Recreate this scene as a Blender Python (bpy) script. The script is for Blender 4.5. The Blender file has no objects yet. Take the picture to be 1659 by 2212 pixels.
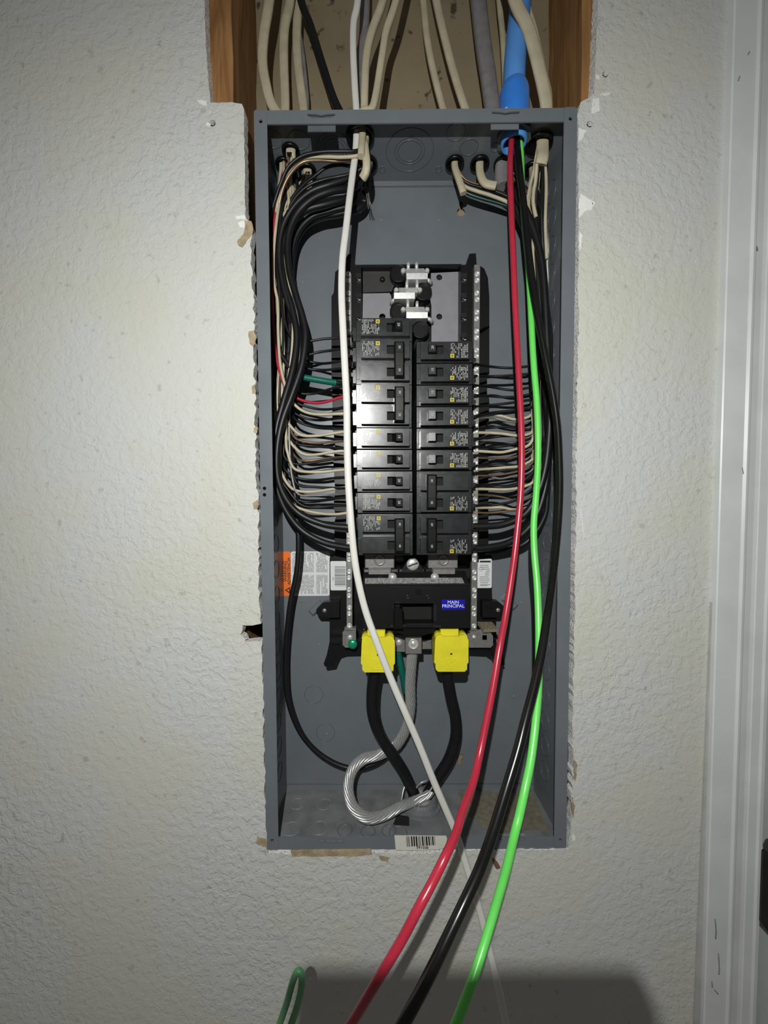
import bpy, bmesh, math, random
from mathutils import Vector, Matrix
random.seed(7)
sc = bpy.context.scene
COL = sc.collection
# ------------------------------------------------------------------ camera
F, CX, CY = 834.196, 817.42, 1123.50
RX, RY, RZ = 0.0397432, 0.00365548, -0.00483006
CP = Vector((-0.0419224, -0.4515377, -0.0133444))
BH = 0.8591804          # enclosure height (m); its width is 0.362, depth 0.095
def _rot():
    c, s = math.cos, math.sin
    rx = Matrix(((1, 0, 0), (0, c(RX), -s(RX)), (0, s(RX), c(RX))))
    ry = Matrix(((c(RY), 0, s(RY)), (0, 1, 0), (-s(RY), 0, c(RY))))
    rz = Matrix(((c(RZ), -s(RZ), 0), (s(RZ), c(RZ), 0), (0, 0, 1)))
    return rz @ rx @ ry
_R = _rot()
def _w(v): return Vector((v[0], v[2], -v[1]))
C_R, C_D, C_F = _w(_R[0]), _w(_R[1]), _w(_R[2])
cam = bpy.data.cameras.new('camera')
cam.sensor_fit = 'HORIZONTAL'; cam.sensor_width = 36
cam.lens = F / 1659 * 36
cam.shift_x = (829.5 - CX) / 1659; cam.shift_y = (CY - 1106) / 1659
cam.clip_start = 0.01
camo = bpy.data.objects.new('camera', cam); COL.objects.link(camo)
m3 = Matrix((C_R, -C_D, -C_F)).transposed()
camo.matrix_world = Matrix.Translation(CP) @ m3.to_4x4()
sc.camera = camo
# ------------------------------------------------------------------ light
sc.view_settings.view_transform = 'Standard'; sc.view_settings.look = 'None'
sc.view_settings.gamma = 1.0; sc.view_settings.use_curve_mapping = False
sc.view_settings.exposure = 0.0
w = bpy.data.worlds.new('dim_room'); sc.world = w; w.use_nodes = True
w.node_tree.nodes['Background'].inputs[0].default_value = (1.0, 0.96, 0.91, 1)
w.node_tree.nodes['Background'].inputs[1].default_value = 0.082
LP = Vector((-0.084, -0.590, 0.158))      # head lamp, above and behind the lens
lamp = bpy.data.lights.new('head_lamp', 'SPOT')
lamp.energy = 18.2; lamp.color = (0.99, 1.0, 0.975); lamp.shadow_soft_size = 0.0035
lamp.spot_size = math.radians(178); lamp.spot_blend = 1.0
lo = bpy.data.objects.new('head_lamp', lamp); lo.location = LP; COL.objects.link(lo)
lo.rotation_euler = (Vector((-0.02, 0.0, -0.10)) - LP).to_track_quat('-Z', 'Y').to_euler()

# ------------------------------------------------------------------ helpers
def at(px, py, y):
    d = C_F + C_R * ((px - CX) / F) + C_D * ((py - CY) / F)
    return CP + d * ((y - CP.y) / d.y)
def atz(px, py, z):
    d = C_F + C_R * ((px - CX) / F) + C_D * ((py - CY) / F)
    return CP + d * ((z - CP.z) / d.z)
def atx(px, py, x):
    d = C_F + C_R * ((px - CX) / F) + C_D * ((py - CY) / F)
    return CP + d * ((x - CP.x) / d.x)
def rect(p0, p1, y):
    """pixel rectangle (x0,y0)-(x1,y1) on the plane y -> x0,x1,z0,z1"""
    mx, my = (p0[0] + p1[0]) / 2, (p0[1] + p1[1]) / 2
    return at(p0[0], my, y).x, at(p1[0], my, y).x, at(mx, p1[1], y).z, at(mx, p0[1], y).z

MATS = {}
def mat(name, rgb, rough=0.45, metal=0.0, var=0.12, scale=60.0, bump=0.0, bscale=200.0, coat=0.0, spec=0.5, rvar=0.0):
    if name in MATS: return MATS[name]
    m = bpy.data.materials.new(name); m.use_nodes = True
    nt = m.node_tree; b = nt.nodes['Principled BSDF']
    b.inputs['Roughness'].default_value = rough; b.inputs['Metallic'].default_value = metal
    b.inputs['Specular IOR Level'].default_value = spec
    b.inputs['Coat Weight'].default_value = coat; b.inputs['Coat Roughness'].default_value = 0.12
    tc = nt.nodes.new('ShaderNodeTexCoord')
    n = nt.nodes.new('ShaderNodeTexNoise'); n.inputs['Scale'].default_value = scale; n.inputs['Detail'].default_value = 4
    nt.links.new(tc.outputs['Object'], n.inputs['Vector'])
    r = nt.nodes.new('ShaderNodeValToRGB')
    r.color_ramp.elements[0].position = 0.3; r.color_ramp.elements[1].position = 0.7
    r.color_ramp.elements[0].color = tuple(max(0, c * (1 - var)) for c in rgb) + (1,)
    r.color_ramp.elements[1].color = tuple(min(1, c * (1 + var)) for c in rgb) + (1,)
    nt.links.new(n.outputs['Fac'], r.inputs['Fac']); nt.links.new(r.outputs['Color'], b.inputs['Base Color'])
    if rvar:
        mr = nt.nodes.new('ShaderNodeMapRange')
        mr.inputs['From Min'].default_value = 0.3; mr.inputs['From Max'].default_value = 0.7
        mr.inputs['To Min'].default_value = rough - rvar; mr.inputs['To Max'].default_value = rough + rvar
        nt.links.new(n.outputs['Fac'], mr.inputs['Value']); nt.links.new(mr.outputs['Result'], b.inputs['Roughness'])
    if bump:
        n2 = nt.nodes.new('ShaderNodeTexNoise'); n2.inputs['Scale'].default_value = bscale; n2.inputs['Detail'].default_value = 5
        nt.links.new(tc.outputs['Object'], n2.inputs['Vector'])
        bp = nt.nodes.new('ShaderNodeBump'); bp.inputs['Strength'].default_value = 0.6; bp.inputs['Distance'].default_value = bump
        nt.links.new(n2.outputs['Fac'], bp.inputs['Height']); nt.links.new(bp.outputs['Normal'], b.inputs['Normal'])
    MATS[name] = m
    return m

def wall_mat():
    m = bpy.data.materials.new('wall_paint'); m.use_nodes = True
    nt = m.node_tree; b = nt.nodes['Principled BSDF']; L = nt.links.new
    b.inputs['Roughness'].default_value = 0.62; b.inputs['Specular IOR Level'].default_value = 0.3
    tc = nt.nodes.new('ShaderNodeTexCoord')
    # faint colour patches
    n = nt.nodes.new('ShaderNodeTexNoise'); n.inputs['Scale'].default_value = 7; n.inputs['Detail'].default_value = 3
    L(tc.outputs['Object'], n.inputs['Vector'])
    r = nt.nodes.new('ShaderNodeValToRGB'); r.color_ramp.elements[0].position = 0.4; r.color_ramp.elements[1].position = 0.6
    r.color_ramp.elements[0].color = (0.560, 0.562, 0.500, 1); r.color_ramp.elements[1].color = (0.565, 0.572, 0.556, 1)
    L(n.outputs['Fac'], r.inputs['Fac'])
    # small worn specks
    sp = nt.nodes.new('ShaderNodeTexNoise'); sp.inputs['Scale'].default_value = 90; sp.inputs['Detail'].default_value = 6
    L(tc.outputs['Object'], sp.inputs['Vector'])
    sr = nt.nodes.new('ShaderNodeValToRGB'); sr.color_ramp.elements[0].position = 0.28; sr.color_ramp.elements[1].position = 0.36
    sr.color_ramp.elements[0].color = (0.78, 0.78, 0.76, 1); sr.color_ramp.elements[1].color = (1, 1, 1, 1)
    L(sp.outputs['Fac'], sr.inputs['Fac'])
    mx = nt.nodes.new('ShaderNodeMixRGB'); mx.blend_type = 'MULTIPLY'; mx.inputs[0].default_value = 1
    L(r.outputs['Color'], mx.inputs[1]); L(sr.outputs['Color'], mx.inputs[2]); L(mx.outputs['Color'], b.inputs['Base Color'])
    # knock-down relief: flattened blobs of joint compound plus fine grain
    ds = nt.nodes.new('ShaderNodeTexNoise'); ds.inputs['Scale'].default_value = 90; ds.inputs['Detail'].default_value = 2
    L(tc.outputs['Object'], ds.inputs['Vector'])
    add = nt.nodes.new('ShaderNodeVectorMath'); add.operation = 'MULTIPLY_ADD'
    add.inputs[1].default_value = (0.008, 0.008, 0.008)
    L(ds.outputs['Color'], add.inputs[0]); L(tc.outputs['Object'], add.inputs[2])
    k = nt.nodes.new('ShaderNodeTexNoise'); k.inputs['Scale'].default_value = 105; k.inputs['Detail'].default_value = 3; k.inputs['Roughness'].default_value = 0.6
    L(add.outputs[0], k.inputs['Vector'])
    kr = nt.nodes.new('ShaderNodeValToRGB'); kr.color_ramp.elements[0].position = 0.44; kr.color_ramp.elements[1].position = 0.56
    L(k.outputs['Fac'], kr.inputs['Fac'])
    g = nt.nodes.new('ShaderNodeTexNoise'); g.inputs['Scale'].default_value = 420; g.inputs['Detail'].default_value = 3
    L(tc.outputs['Object'], g.inputs['Vector'])
    ma = nt.nodes.new('ShaderNodeMath'); ma.operation = 'MULTIPLY_ADD'; ma.inputs[1].default_value = 0.25
    L(g.outputs['Fac'], ma.inputs[0]); L(kr.outputs['Color'], ma.inputs[2])
    bp = nt.nodes.new('ShaderNodeBump'); bp.inputs['Distance'].default_value = 0.0010
    st_ = nt.nodes.new('ShaderNodeTexNoise'); st_.inputs['Scale'].default_value = 3.5; st_.inputs['Detail'].default_value = 2
    L(tc.outputs['Object'], st_.inputs['Vector'])
    mr = nt.nodes.new('ShaderNodeMapRange'); mr.inputs['From Min'].default_value = 0.3; mr.inputs['From Max'].default_value = 0.7
    mr.inputs['To Min'].default_value = 0.18; mr.inputs['To Max'].default_value = 0.62
    L(st_.outputs['Fac'], mr.inputs['Value']); L(mr.outputs['Result'], bp.inputs['Strength'])
    L(ma.outputs[0], bp.inputs['Height']); L(bp.outputs['Normal'], b.inputs['Normal'])
    return m

def wood_mat(name, c0, c1):
    m = bpy.data.materials.new(name); m.use_nodes = True
    nt = m.node_tree; b = nt.nodes['Principled BSDF']; L = nt.links.new
    b.inputs['Roughness'].default_value = 0.7
    tc = nt.nodes.new('ShaderNodeTexCoord'); mp = nt.nodes.new('ShaderNodeMapping'); mp.inputs['Scale'].default_value = (60, 60, 5)
    L(tc.outputs['Object'], mp.inputs['Vector'])
    n = nt.nodes.new('ShaderNodeTexNoise'); n.inputs['Scale'].default_value = 1.6; n.inputs['Detail'].default_value = 6; n.inputs['Distortion'].default_value = 0.8
    L(mp.outputs['Vector'], n.inputs['Vector'])
    r = nt.nodes.new('ShaderNodeValToRGB'); r.color_ramp.elements[0].position = 0.3; r.color_ramp.elements[1].position = 0.7
    r.color_ramp.elements[0].color = c0 + (1,); r.color_ramp.elements[1].color = c1 + (1,)
    L(n.outputs['Fac'], r.inputs['Fac']); L(r.outputs['Color'], b.inputs['Base Color'])
    bp = nt.nodes.new('ShaderNodeBump'); bp.inputs['Distance'].default_value = 0.0008; bp.inputs['Strength'].default_value = 0.6
    L(n.outputs['Fac'], bp.inputs['Height']); L(bp.outputs['Normal'], b.inputs['Normal'])
    return m

def spotty_mat(name, c, spot, scale, lo_, hi_, rough=0.8, bump=0.0005):
    m = bpy.data.materials.new(name); m.use_nodes = True
    nt = m.node_tree; b = nt.nodes['Principled BSDF']; L = nt.links.new
    b.inputs['Roughness'].default_value = rough
    tc = nt.nodes.new('ShaderNodeTexCoord')
    n = nt.nodes.new('ShaderNodeTexNoise'); n.inputs['Scale'].default_value = scale; n.inputs['Detail'].default_value = 5
    L(tc.outputs['Object'], n.inputs['Vector'])
    r = nt.nodes.new('ShaderNodeValToRGB'); r.color_ramp.elements[0].position = lo_; r.color_ramp.elements[1].position = hi_
    r.color_ramp.elements[0].color = spot + (1,); r.color_ramp.elements[1].color = c + (1,)
    L(n.outputs['Fac'], r.inputs['Fac'])
    n2 = nt.nodes.new('ShaderNodeTexNoise'); n2.inputs['Scale'].default_value = 12; n2.inputs['Detail'].default_value = 3
    L(tc.outputs['Object'], n2.inputs['Vector'])
    mx = nt.nodes.new('ShaderNodeMixRGB'); mx.blend_type = 'MULTIPLY'; mx.inputs[0].default_value = 0.5
    L(r.outputs['Color'], mx.inputs[1]); L(n2.outputs['Fac'], mx.inputs[2])
    r2 = nt.nodes.new('ShaderNodeHueSaturation'); r2.inputs['Value'].default_value = 1.35; r2.inputs['Saturation'].default_value = 0.85
    L(mx.outputs['Color'], r2.inputs['Color']); L(r2.outputs['Color'], b.inputs['Base Color'])
    bp = nt.nodes.new('ShaderNodeBump'); bp.inputs['Distance'].default_value = bump
    L(n.outputs['Fac'], bp.inputs['Height']); L(bp.outputs['Normal'], b.inputs['Normal'])
    return m

M_WALL = wall_mat()
M_GYP = spotty_mat('gypsum_edge', (0.80, 0.79, 0.76), (0.26, 0.24, 0.21), 500, 0.33, 0.45, 0.9, 0.0012)
M_WOOD = wood_mat('stud_wood', (0.17, 0.075, 0.020), (0.40, 0.21, 0.075))
M_SHEATH = spotty_mat('sheathing_board', (0.26, 0.20, 0.105), (0.07, 0.045, 0.025), 55, 0.30, 0.37, 0.85)
M_PAPER = mat('torn_paper', (0.36, 0.28, 0.18), 0.9, var=0.3, scale=120, bump=0.001, bscale=300)
M_PATCH = mat('bare_plaster', (0.80, 0.80, 0.77), 0.9, var=0.05, bump=0.0006, bscale=400)
M_TRIM = mat('trim_paint', (0.63, 0.645, 0.645), 0.38, var=0.06, scale=20, bump=0.0002, bscale=60)
M_CAULK_SHADE = mat('caulk_with_shadow', (0.40, 0.40, 0.375), 0.7, var=0.15, scale=30)
M_BOX = mat('grey_enamel', (0.142, 0.160, 0.174), 0.30, var=0.05, scale=25, rvar=0.03)
M_BOXD = mat('grey_enamel_edge', (0.100, 0.113, 0.125), 0.34, var=0.1, scale=80)
M_BOXL = mat('scuffed_enamel', (0.19, 0.205, 0.215), 0.45, var=0.3, scale=220)
M_HOLE = mat('dark_slot', (0.006, 0.006, 0.006), 0.9)
M_PLA = mat('black_plastic', (0.006, 0.006, 0.0065), 0.38, var=0.1, scale=90, spec=0.28)
M_BRK = mat('breaker_plastic', (0.012, 0.0125, 0.0145), 0.25, var=0.08, scale=120, rvar=0.02, spec=0.85)
M_HND = mat('breaker_handle', (0.005, 0.005, 0.005), 0.30, var=0.1, spec=0.35)
M_PRINT = mat('label_ink_white', (0.36, 0.36, 0.34), 0.5)
M_LOGO = mat('label_ink_yellow', (0.46, 0.38, 0.015), 0.5)
M_INK = mat('label_ink_black', (0.008, 0.008, 0.008), 0.5)
M_INKG = mat('label_ink_grey', (0.22, 0.22, 0.22), 0.5)
M_LABEL = mat('label_white', (0.66, 0.68, 0.68), 0.5, var=0.03)
M_LABELC = mat('label_cream', (0.62, 0.62, 0.55), 0.6, var=0.06)
M_ORANGE = mat('label_orange', (0.78, 0.16, 0.015), 0.45, var=0.03)
M_BLUEL = mat('label_blue', (0.002, 0.002, 0.30), 0.4, var=0.03)
M_WHITEI = mat('lettering_white', (0.55, 0.55, 0.80), 0.5, var=0.02)
M_STEEL = mat('zinc_steel', (0.60, 0.60, 0.58), 0.30, 0.45, var=0.12, scale=200)
M_BAR = mat('tinned_bar', (0.24, 0.235, 0.22), 0.36, 0.45, var=0.2, scale=150)
M_ALU = mat('aluminium_strand', (0.50, 0.50, 0.49), 0.28, 0.55, var=0.12, scale=300)
M_LUG = mat('aluminium_lug', (0.21, 0.205, 0.195), 0.42, 0.4, var=0.15, scale=300)
M_SHEET = mat('grey_insulator', (0.225, 0.22, 0.235), 0.36, 0.1, var=0.05, scale=90)
M_GSCREW = mat('green_screw', (0.02, 0.38, 0.19), 0.28, 0.6)
M_BLK = mat('black_insulation', (0.0075, 0.0075, 0.0085), 0.43, var=0.2, spec=0.42)
M_BLKG = mat('black_glossy_insulation', (0.006, 0.006, 0.006), 0.24, var=0.2)
M_CREAM = mat('cream_jacket', (0.47, 0.415, 0.29), 0.5, var=0.12, scale=60, bump=0.0002, bscale=150)
M_WHITE = mat('white_jacket', (0.64, 0.635, 0.59), 0.42, var=0.03)
M_GREYC = mat('grey_jacket', (0.20, 0.19, 0.19), 0.55, var=0.15, scale=80, bump=0.0003)
M_RED = mat('red_insulation', (0.40, 0.022, 0.045), 0.27, var=0.06)
M_GRN = mat('bright_green_insulation', (0.14, 0.66, 0.11), 0.32, var=0.04)
M_GRN_SHADE = mat('shaded_green_insulation', (0.13, 0.36, 0.16), 0.35, var=0.1)  # darker copy of the green, with shade in the colour
M_GTAPE = mat('green_tape', (0.004, 0.11, 0.08), 0.35, var=0.15, bump=0.0004)
M_BROWN = mat('bare_copper', (0.26, 0.17, 0.11), 0.35, 0.6, var=0.2)
M_GREYW = mat('bare_grey_wire', (0.22, 0.21, 0.20), 0.4, 0.4, var=0.2)
M_BLUE = mat('blue_conduit', (0.10, 0.30, 0.72), 0.36, var=0.05)
M_BLUEF = mat('blue_fitting', (0.035, 0.21, 0.70), 0.30, var=0.05)
M_YEL = mat('yellow_plastic', (0.70, 0.63, 0.025), 0.42, var=0.05, scale=80, bump=0.0001, bscale=400)
M_PVC = mat('grey_pvc', (0.16, 0.17, 0.175), 0.5, var=0.15, scale=80)
M_HINGE = mat('dark_bronze', (0.03, 0.026, 0.022), 0.4, 0.5, var=0.2)
M_DOOR = mat('door_paint', (0.55, 0.60, 0.57), 0.4, var=0.04)
M_DUST = spotty_mat('brown_dust', (0.20, 0.165, 0.105), (0.135, 0.12, 0.09), 160, 0.35, 0.65, 0.95, 0.0008)
M_GRIT = spotty_mat('gritty_dust', (0.40, 0.34, 0.20), (0.11, 0.09, 0.05), 900, 0.4, 0.6, 0.95, 0.003)

class MB:
    """collects simple shapes into one mesh"""
    def __init__(s): s.v = []; s.f = []; s.sm = []
    def add(s, vs, fs, smooth=False):
        o = len(s.v); s.v += [Vector(v) for v in vs]
        for f in fs: s.f.append(tuple(i + o for i in f)); s.sm.append(smooth)
        return s
    def box(s, x0, x1, y0, y1, z0, z1, b=0.0):
        """box; b chamfers the four edges of the front (y0) face"""
        if b <= 0:
            vs = [(x0, y0, z0), (x1, y0, z0), (x1, y0, z1), (x0, y0, z1), (x0, y1, z0), (x1, y1, z0), (x1, y1, z1), (x0, y1, z1)]
            fs = [(0, 1, 2, 3), (5, 4, 7, 6), (4, 0, 3, 7), (1, 5, 6, 2), (3, 2, 6, 7), (4, 5, 1, 0)]
        else:
            vs = [(x0 + b, y0, z0 + b), (x1 - b, y0, z0 + b), (x1 - b, y0, z1 - b), (x0 + b, y0, z1 - b),
                  (x0, y0 + b, z0), (x1, y0 + b, z0), (x1, y0 + b, z1), (x0, y0 + b, z1),
                  (x0, y1, z0), (x1, y1, z0), (x1, y1, z1), (x0, y1, z1)]
            fs = [(0, 1, 2, 3), (4, 5, 1, 0), (5, 6, 2, 1), (6, 7, 3, 2), (7, 4, 0, 3),
                  (8, 9, 5, 4), (9, 10, 6, 5), (10, 11, 7, 6), (11, 8, 4, 7), (9, 8, 11, 10)]
        return s.add(vs, fs)
    def pbox(s, p0, p1, y0, y1, b=0.0):
        x0, x1, z0, z1 = rect(p0, p1, y0)
        return s.box(x0, x1, y0, y1, z0, z1, b)
    def lathe(s, org, axis, prof, n=16, smooth=True, caps=True):
        """prof: [(dist along axis, radius)]"""
        a = Vector(axis).normalized()
        u = a.cross(Vector((0, 0, 1)));
        if u.length < 0.1: u = a.cross(Vector((1, 0, 0)))
        u.normalize(); v = a.cross(u); org = Vector(org)
        vs = []; fs = []
        for d, r in prof:
            for k in range(n):
                t = 2 * math.pi * k / n
                vs.append(org + a * d + (u * math.cos(t) + v * math.sin(t)) * r)
        for i in range(len(prof) - 1):
            for k in range(n):
                k2 = (k + 1) % n
                fs.append((i * n + k, i * n + k2, (i + 1) * n + k2, (i + 1) * n + k))
        s.add(vs, fs, smooth)
        if caps:
            o = len(s.v) - len(vs)
            s.f.append(tuple(o + k for k in reversed(range(n)))); s.sm.append(False)
            l = (len(prof) - 1) * n
            s.f.append(tuple(o + l + k for k in range(n))); s.sm.append(False)
        return s
    def dome(s, org, axis, r, h, n=12):
        pr = [(-0.0004, r)] + [(h * math.sin(t), r * math.cos(t)) for t in (0.0, 0.4, 0.8, 1.2, 1.5)]
        return s.lathe(org, axis, pr, n)
    def ring(s, org, axis, r0, r1, h, n=28):
        return s.lathe(org, axis, [(0, r0), (h, r0 * 0.8 + r1 * 0.2), (h, r0 * 0.2 + r1 * 0.8), (0, r1)], n, True, False)
    def plate(s, loops, mapf, t):
        """filled 2-D outline with holes, thickness t; mapf(u,v,w)->world, w in [0,t]"""
        cu = bpy.data.curves.new('tmp', 'CURVE'); cu.dimensions = '2D'; cu.fill_mode = 'BOTH'; cu.extrude = t / 2
        for lp in loops:
            sp = cu.splines.new('POLY'); sp.points.add(len(lp) - 1); sp.use_cyclic_u = True
            for p, q in zip(sp.points, lp): p.co = (q[0], q[1], 0, 1)
        o = bpy.data.objects.new('tmp', cu); me = bpy.data.meshes.new_from_object(o)
        vs = [mapf(v.co.x, v.co.y, v.co.z + t / 2) for v in me.vertices]
        s.add(vs, [tuple(p.vertices) for p in me.polygons])
        bpy.data.objects.remove(o); bpy.data.curves.remove(cu); bpy.data.meshes.remove(me)
        return s
    def fplate(s, loops, y, t):
        """plate facing the viewer: loops of pixels on plane y, thickness t going back"""
        L2 = [[(lambda a: (a.x, a.z))(at(p[0], p[1], y)) for p in lp] for lp in loops]
        return s.plate(L2, lambda u, v, w_: (u, y + t - w_, v), t)
    def tube(s, P, ra, rb=None, n=10, cap=True):
        rb = rb or ra; flat = abs(ra - rb) > 1e-6
        vs = []; fs = []; N = len(P); A = None
        for i, p in enumerate(P):
            T = (P[min(i + 1, N - 1)] - P[max(i - 1, 0)]).normalized()
            if flat or A is None:
                A = T.cross(Vector((0, 1, 0)))
                if A.length < 0.05: A = T.cross(Vector((0, 0, 1)))
            else: A = A - T * A.dot(T)
            A.normalize(); B = A.cross(T)
            for k in range(n):
                t = 2 * math.pi * k / n
                if flat:
                    c, q = math.cos(t), math.sin(t)
                    c = math.copysign(abs(c) ** 0.7, c); q = math.copysign(abs(q) ** 0.7, q)
                    vs.append(p + A * c * ra + B * q * rb)
                else: vs.append(p + (A * math.cos(t) + B * math.sin(t)) * ra)
        for i in range(N - 1):
            for k in range(n):
                k2 = (k + 1) % n
                fs.append((i * n + k, i * n + k2, (i + 1) * n + k2, (i + 1) * n + k))
        s.add(vs, fs, True)
        if cap:
            o = len(s.v) - len(vs)
            s.f.append(tuple(o + k for k in reversed(range(n)))); s.sm.append(False)
            s.f.append(tuple(o + (N - 1) * n + k for k in range(n))); s.sm.append(False)
        return s
    def mesh(s, name, m):
        me = bpy.data.meshes.new(name); me.from_pydata([tuple(v) for v in s.v], [], s.f)
        me.polygons.foreach_set('use_smooth', s.sm)
        bm = bmesh.new(); bm.from_mesh(me); bmesh.ops.recalc_face_normals(bm, faces=bm.faces); bm.to_mesh(me); bm.free()
        me.materials.append(m); return me
    def build(s, name, m, parent=None, label=None, cat=None, group=None, kind=None):
        return link(name, s.mesh(name, m), parent, label, cat, group, kind)
def link(name, me, parent=None, label=None, cat=None, group=None, kind=None, mw=None):
    o = bpy.data.objects.new(name, me); COL.objects.link(o)
    if parent is not None:
        o.parent = parent
        if mw is None:
            p = parent; loc = Vector()
            while p is not None: loc = loc + p.location; p = p.parent
            o.location = -loc if parent.type == 'EMPTY' else Vector()
    if mw is not None: o.matrix_local = mw
    for k, v in (('label', label), ('category', cat), ('group', group), ('kind', kind)):
        if v: o[k] = v
    return o
def thing(name, label, cat, loc, group=None):
    o = bpy.data.objects.new(name, None); COL.objects.link(o); o.location = loc
    o.empty_display_size = 0.01
    o['label'] = label; o['category'] = cat
    if group: o['group'] = group
    return o
def text_mesh(txt, size, m, spacing=1.0, line=1.0):
    cu = bpy.data.curves.new('tmp', 'FONT'); cu.body = txt; cu.size = size; cu.align_x = 'CENTER'; cu.align_y = 'CENTER'
    cu.extrude = 0.00008; cu.space_character = spacing; cu.space_line = line; cu.resolution_u = 2; cu.offset = size * 0.012
    o = bpy.data.objects.new('tmp', cu); me = bpy.data.meshes.new_from_object(o)
    bpy.data.objects.remove(o); bpy.data.curves.remove(cu)
    me.materials.append(m); me.name = 'lettering'; return me
def text_at(txt, px, py, y, size, m, parent, ang=0.0, spacing=1.0, line=1.0):
    """lettering facing the viewer, turned by ang about the view axis (counter-clockwise)"""
    me = text_mesh(txt, size, m, spacing, line)
    R = Matrix.Rotation(math.pi / 2, 4, 'X') @ Matrix.Rotation(ang, 4, 'Z')
    p = at(px, py, y)
    me.transform(Matrix.Translation(p) @ R)
    return link('lettering', me, parent)
def smooth_path(P, sub=6):
    out = []
    n = len(P)
    for i in range(n - 1):
        p0, p1, p2, p3 = P[max(i - 1, 0)], P[i], P[i + 1], P[min(i + 2, n - 1)]
        for k in range(sub):
            t = k / sub
            out.append(0.5 * ((2 * p1) + (p2 - p0) * t + (2 * p0 - 5 * p1 + 4 * p2 - p3) * t * t + (3 * p1 - p0 - 3 * p2 + p3) * t ** 3))
    out.append(P[-1]); return out
def path(pts, sub=6):
    """pts: (px,py[,depth]) or a Vector; missing depths are interpolated"""
    n = len(pts); D = [None if isinstance(p, Vector) else (p[2] if len(p) > 2 else None) for p in pts]
    for i in range(n):
        if isinstance(pts[i], Vector): D[i] = pts[i].y
    known = [i for i in range(n) if D[i] is not None]
    for i in range(n):
        if D[i] is None:
            a = max([k for k in known if k < i], default=None); b = min([k for k in known if k > i], default=None)
            if a is None: D[i] = D[b]
            elif b is None: D[i] = D[a]
            else: D[i] = D[a] + (D[b] - D[a]) * (i - a) / (b - a)
    return smooth_path([p if isinstance(p, Vector) else at(p[0], p[1], d) for p, d in zip(pts, D)], sub)
def circ(cx, cy, r, n=20): return [(cx + r * math.cos(2 * math.pi * k / n), cy + r * math.sin(2 * math.pi * k / n)) for k in range(n)]
def rrect(x0, x1, z0, z1, r, n=4):
    o = []
    for cx, cz, a in ((x1 - r, z1 - r, 0), (x0 + r, z1 - r, 90), (x0 + r, z0 + r, 180), (x1 - r, z0 + r, 270)):
        for k in range(n + 1):
            t = math.radians(a + 90 * k / n); o.append((cx + r * math.cos(t), cz + r * math.sin(t)))
    return o
def front(y, t): return lambda u, v, w_: (u, y + t - w_, v)

# ================================================================== SETTING
YW = -0.002                      # painted face of the drywall
BT, BB = BH / 2, -BH / 2         # enclosure top / bottom
BX = 0.181; BD = 0.095
def jag(pts, step=9, amp=1.6, seed=1):
    rnd = random.Random(seed); out = []
    n = len(pts)
    for i in range(n):
        a, b = pts[i], pts[(i + 1) % n]
        L_ = math.hypot(b[0] - a[0], b[1] - a[1]); k = max(1, int(L_ / step))
        rough = a[2] if len(a) > 2 else 1.0
        for j in range(k):
            t = j / k
            out.append((a[0] + (b[0] - a[0]) * t + rnd.uniform(-amp, amp) * rough, a[1] + (b[1] - a[1]) * t + rnd.uniform(-amp, amp) * rough))
    return out
hole = [(436, -420, .5), (441, 0, .7), (446, 120, .8), (455, 222, .4), (500, 221, .4), (523, 224, .5), (527, 236, .7), (528, 330, .8), (530, 470, 1.4),
        (544, 486, 1.5), (541, 560, 1.8), (548, 640, 2), (549, 760, 2), (551, 900, 2), (553, 1000, 2), (557, 1100, 2), (558, 1200, 1.8), (560, 1300, 1.4),
        (564, 1348, .8), (526, 1352, 1.2), (521, 1370, 1.4), (530, 1386, 1.2), (565, 1383, 1), (568, 1500, 1.6), (571, 1650, 1.6), (574, 1780, 1.4), (578, 1842, 1.2),
        (640, 1845, 1), (800, 1842, 1.6), (870, 1846, 1.6), (1000, 1838, 1), (1150, 1836, 1), (1226, 1834, 1.2), (1236, 1760, 2), (1238, 1640, 2), (1237, 1560, 1.4), (1240, 1400, 1.4),
        (1243, 1200, 1.4), (1245, 1000, 1.4), (1246, 850, 1.4), (1250, 700, 1.2), (1249, 600, 1.2), (1250, 480, 1), (1249, 330, 1), (1248, 245, .6), (1255, 220, .5), (1272, 212, .6),
        (1284, 200, .7), (1288, 100, .8), (1293, 0, .8), (1306, -420, .5)]
def w2(px, py): a = at(px, py, YW); return (a.x, a.z)
WX0, WX1, WZ0, WZ1 = -1.15, 0.405, -1.1, 1.0
loops = [[(WX0, WZ0), (WX1, WZ0), (WX1, WZ1), (WX0, WZ1)], [w2(*p) for p in jag(hole)]]
for px, py, r in ((459, 266, .0036), (1308, 160, .0036), (1274, 268, .0036)):
    c = w2(px, py); loops.append(circ(c[0], c[1], r, 14))
wb = MB().plate(loops, front(YW, 0.0127), 0.0127)
wall = wb.build('wall_back', M_WALL, kind='structure', label='off-white knockdown-textured drywall with a ragged cut-out around the panel')
wall.data.materials.append(M_GYP)
for p in wall.data.polygons:
    if abs(p.normal.y) < 0.7 or p.center.y > YW + 0.006: p.material_index = 1
for f in wall.data.polygons: f.use_smooth = False
for px, py in ((459, 266), (1308, 160), (1274, 268)):
    c = at(px, py, YW + .0035)
    MB().lathe(c, (0, -1, 0), [(-.004, .0036), (0, .0035), (-.0006, .0018), (-.0022, .0012)], 12).build('drywall_screw', mat('phosphate_screw', (.02, .022, .026), .4, .4), wall)
def blob(name, pts, y, t, m, seed=0, amp=1.2, step=5, label=None):
    b = MB().fplate([jag(pts, step, amp, seed)], y, t)
    return b.build(name, m, wall, label)
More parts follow.
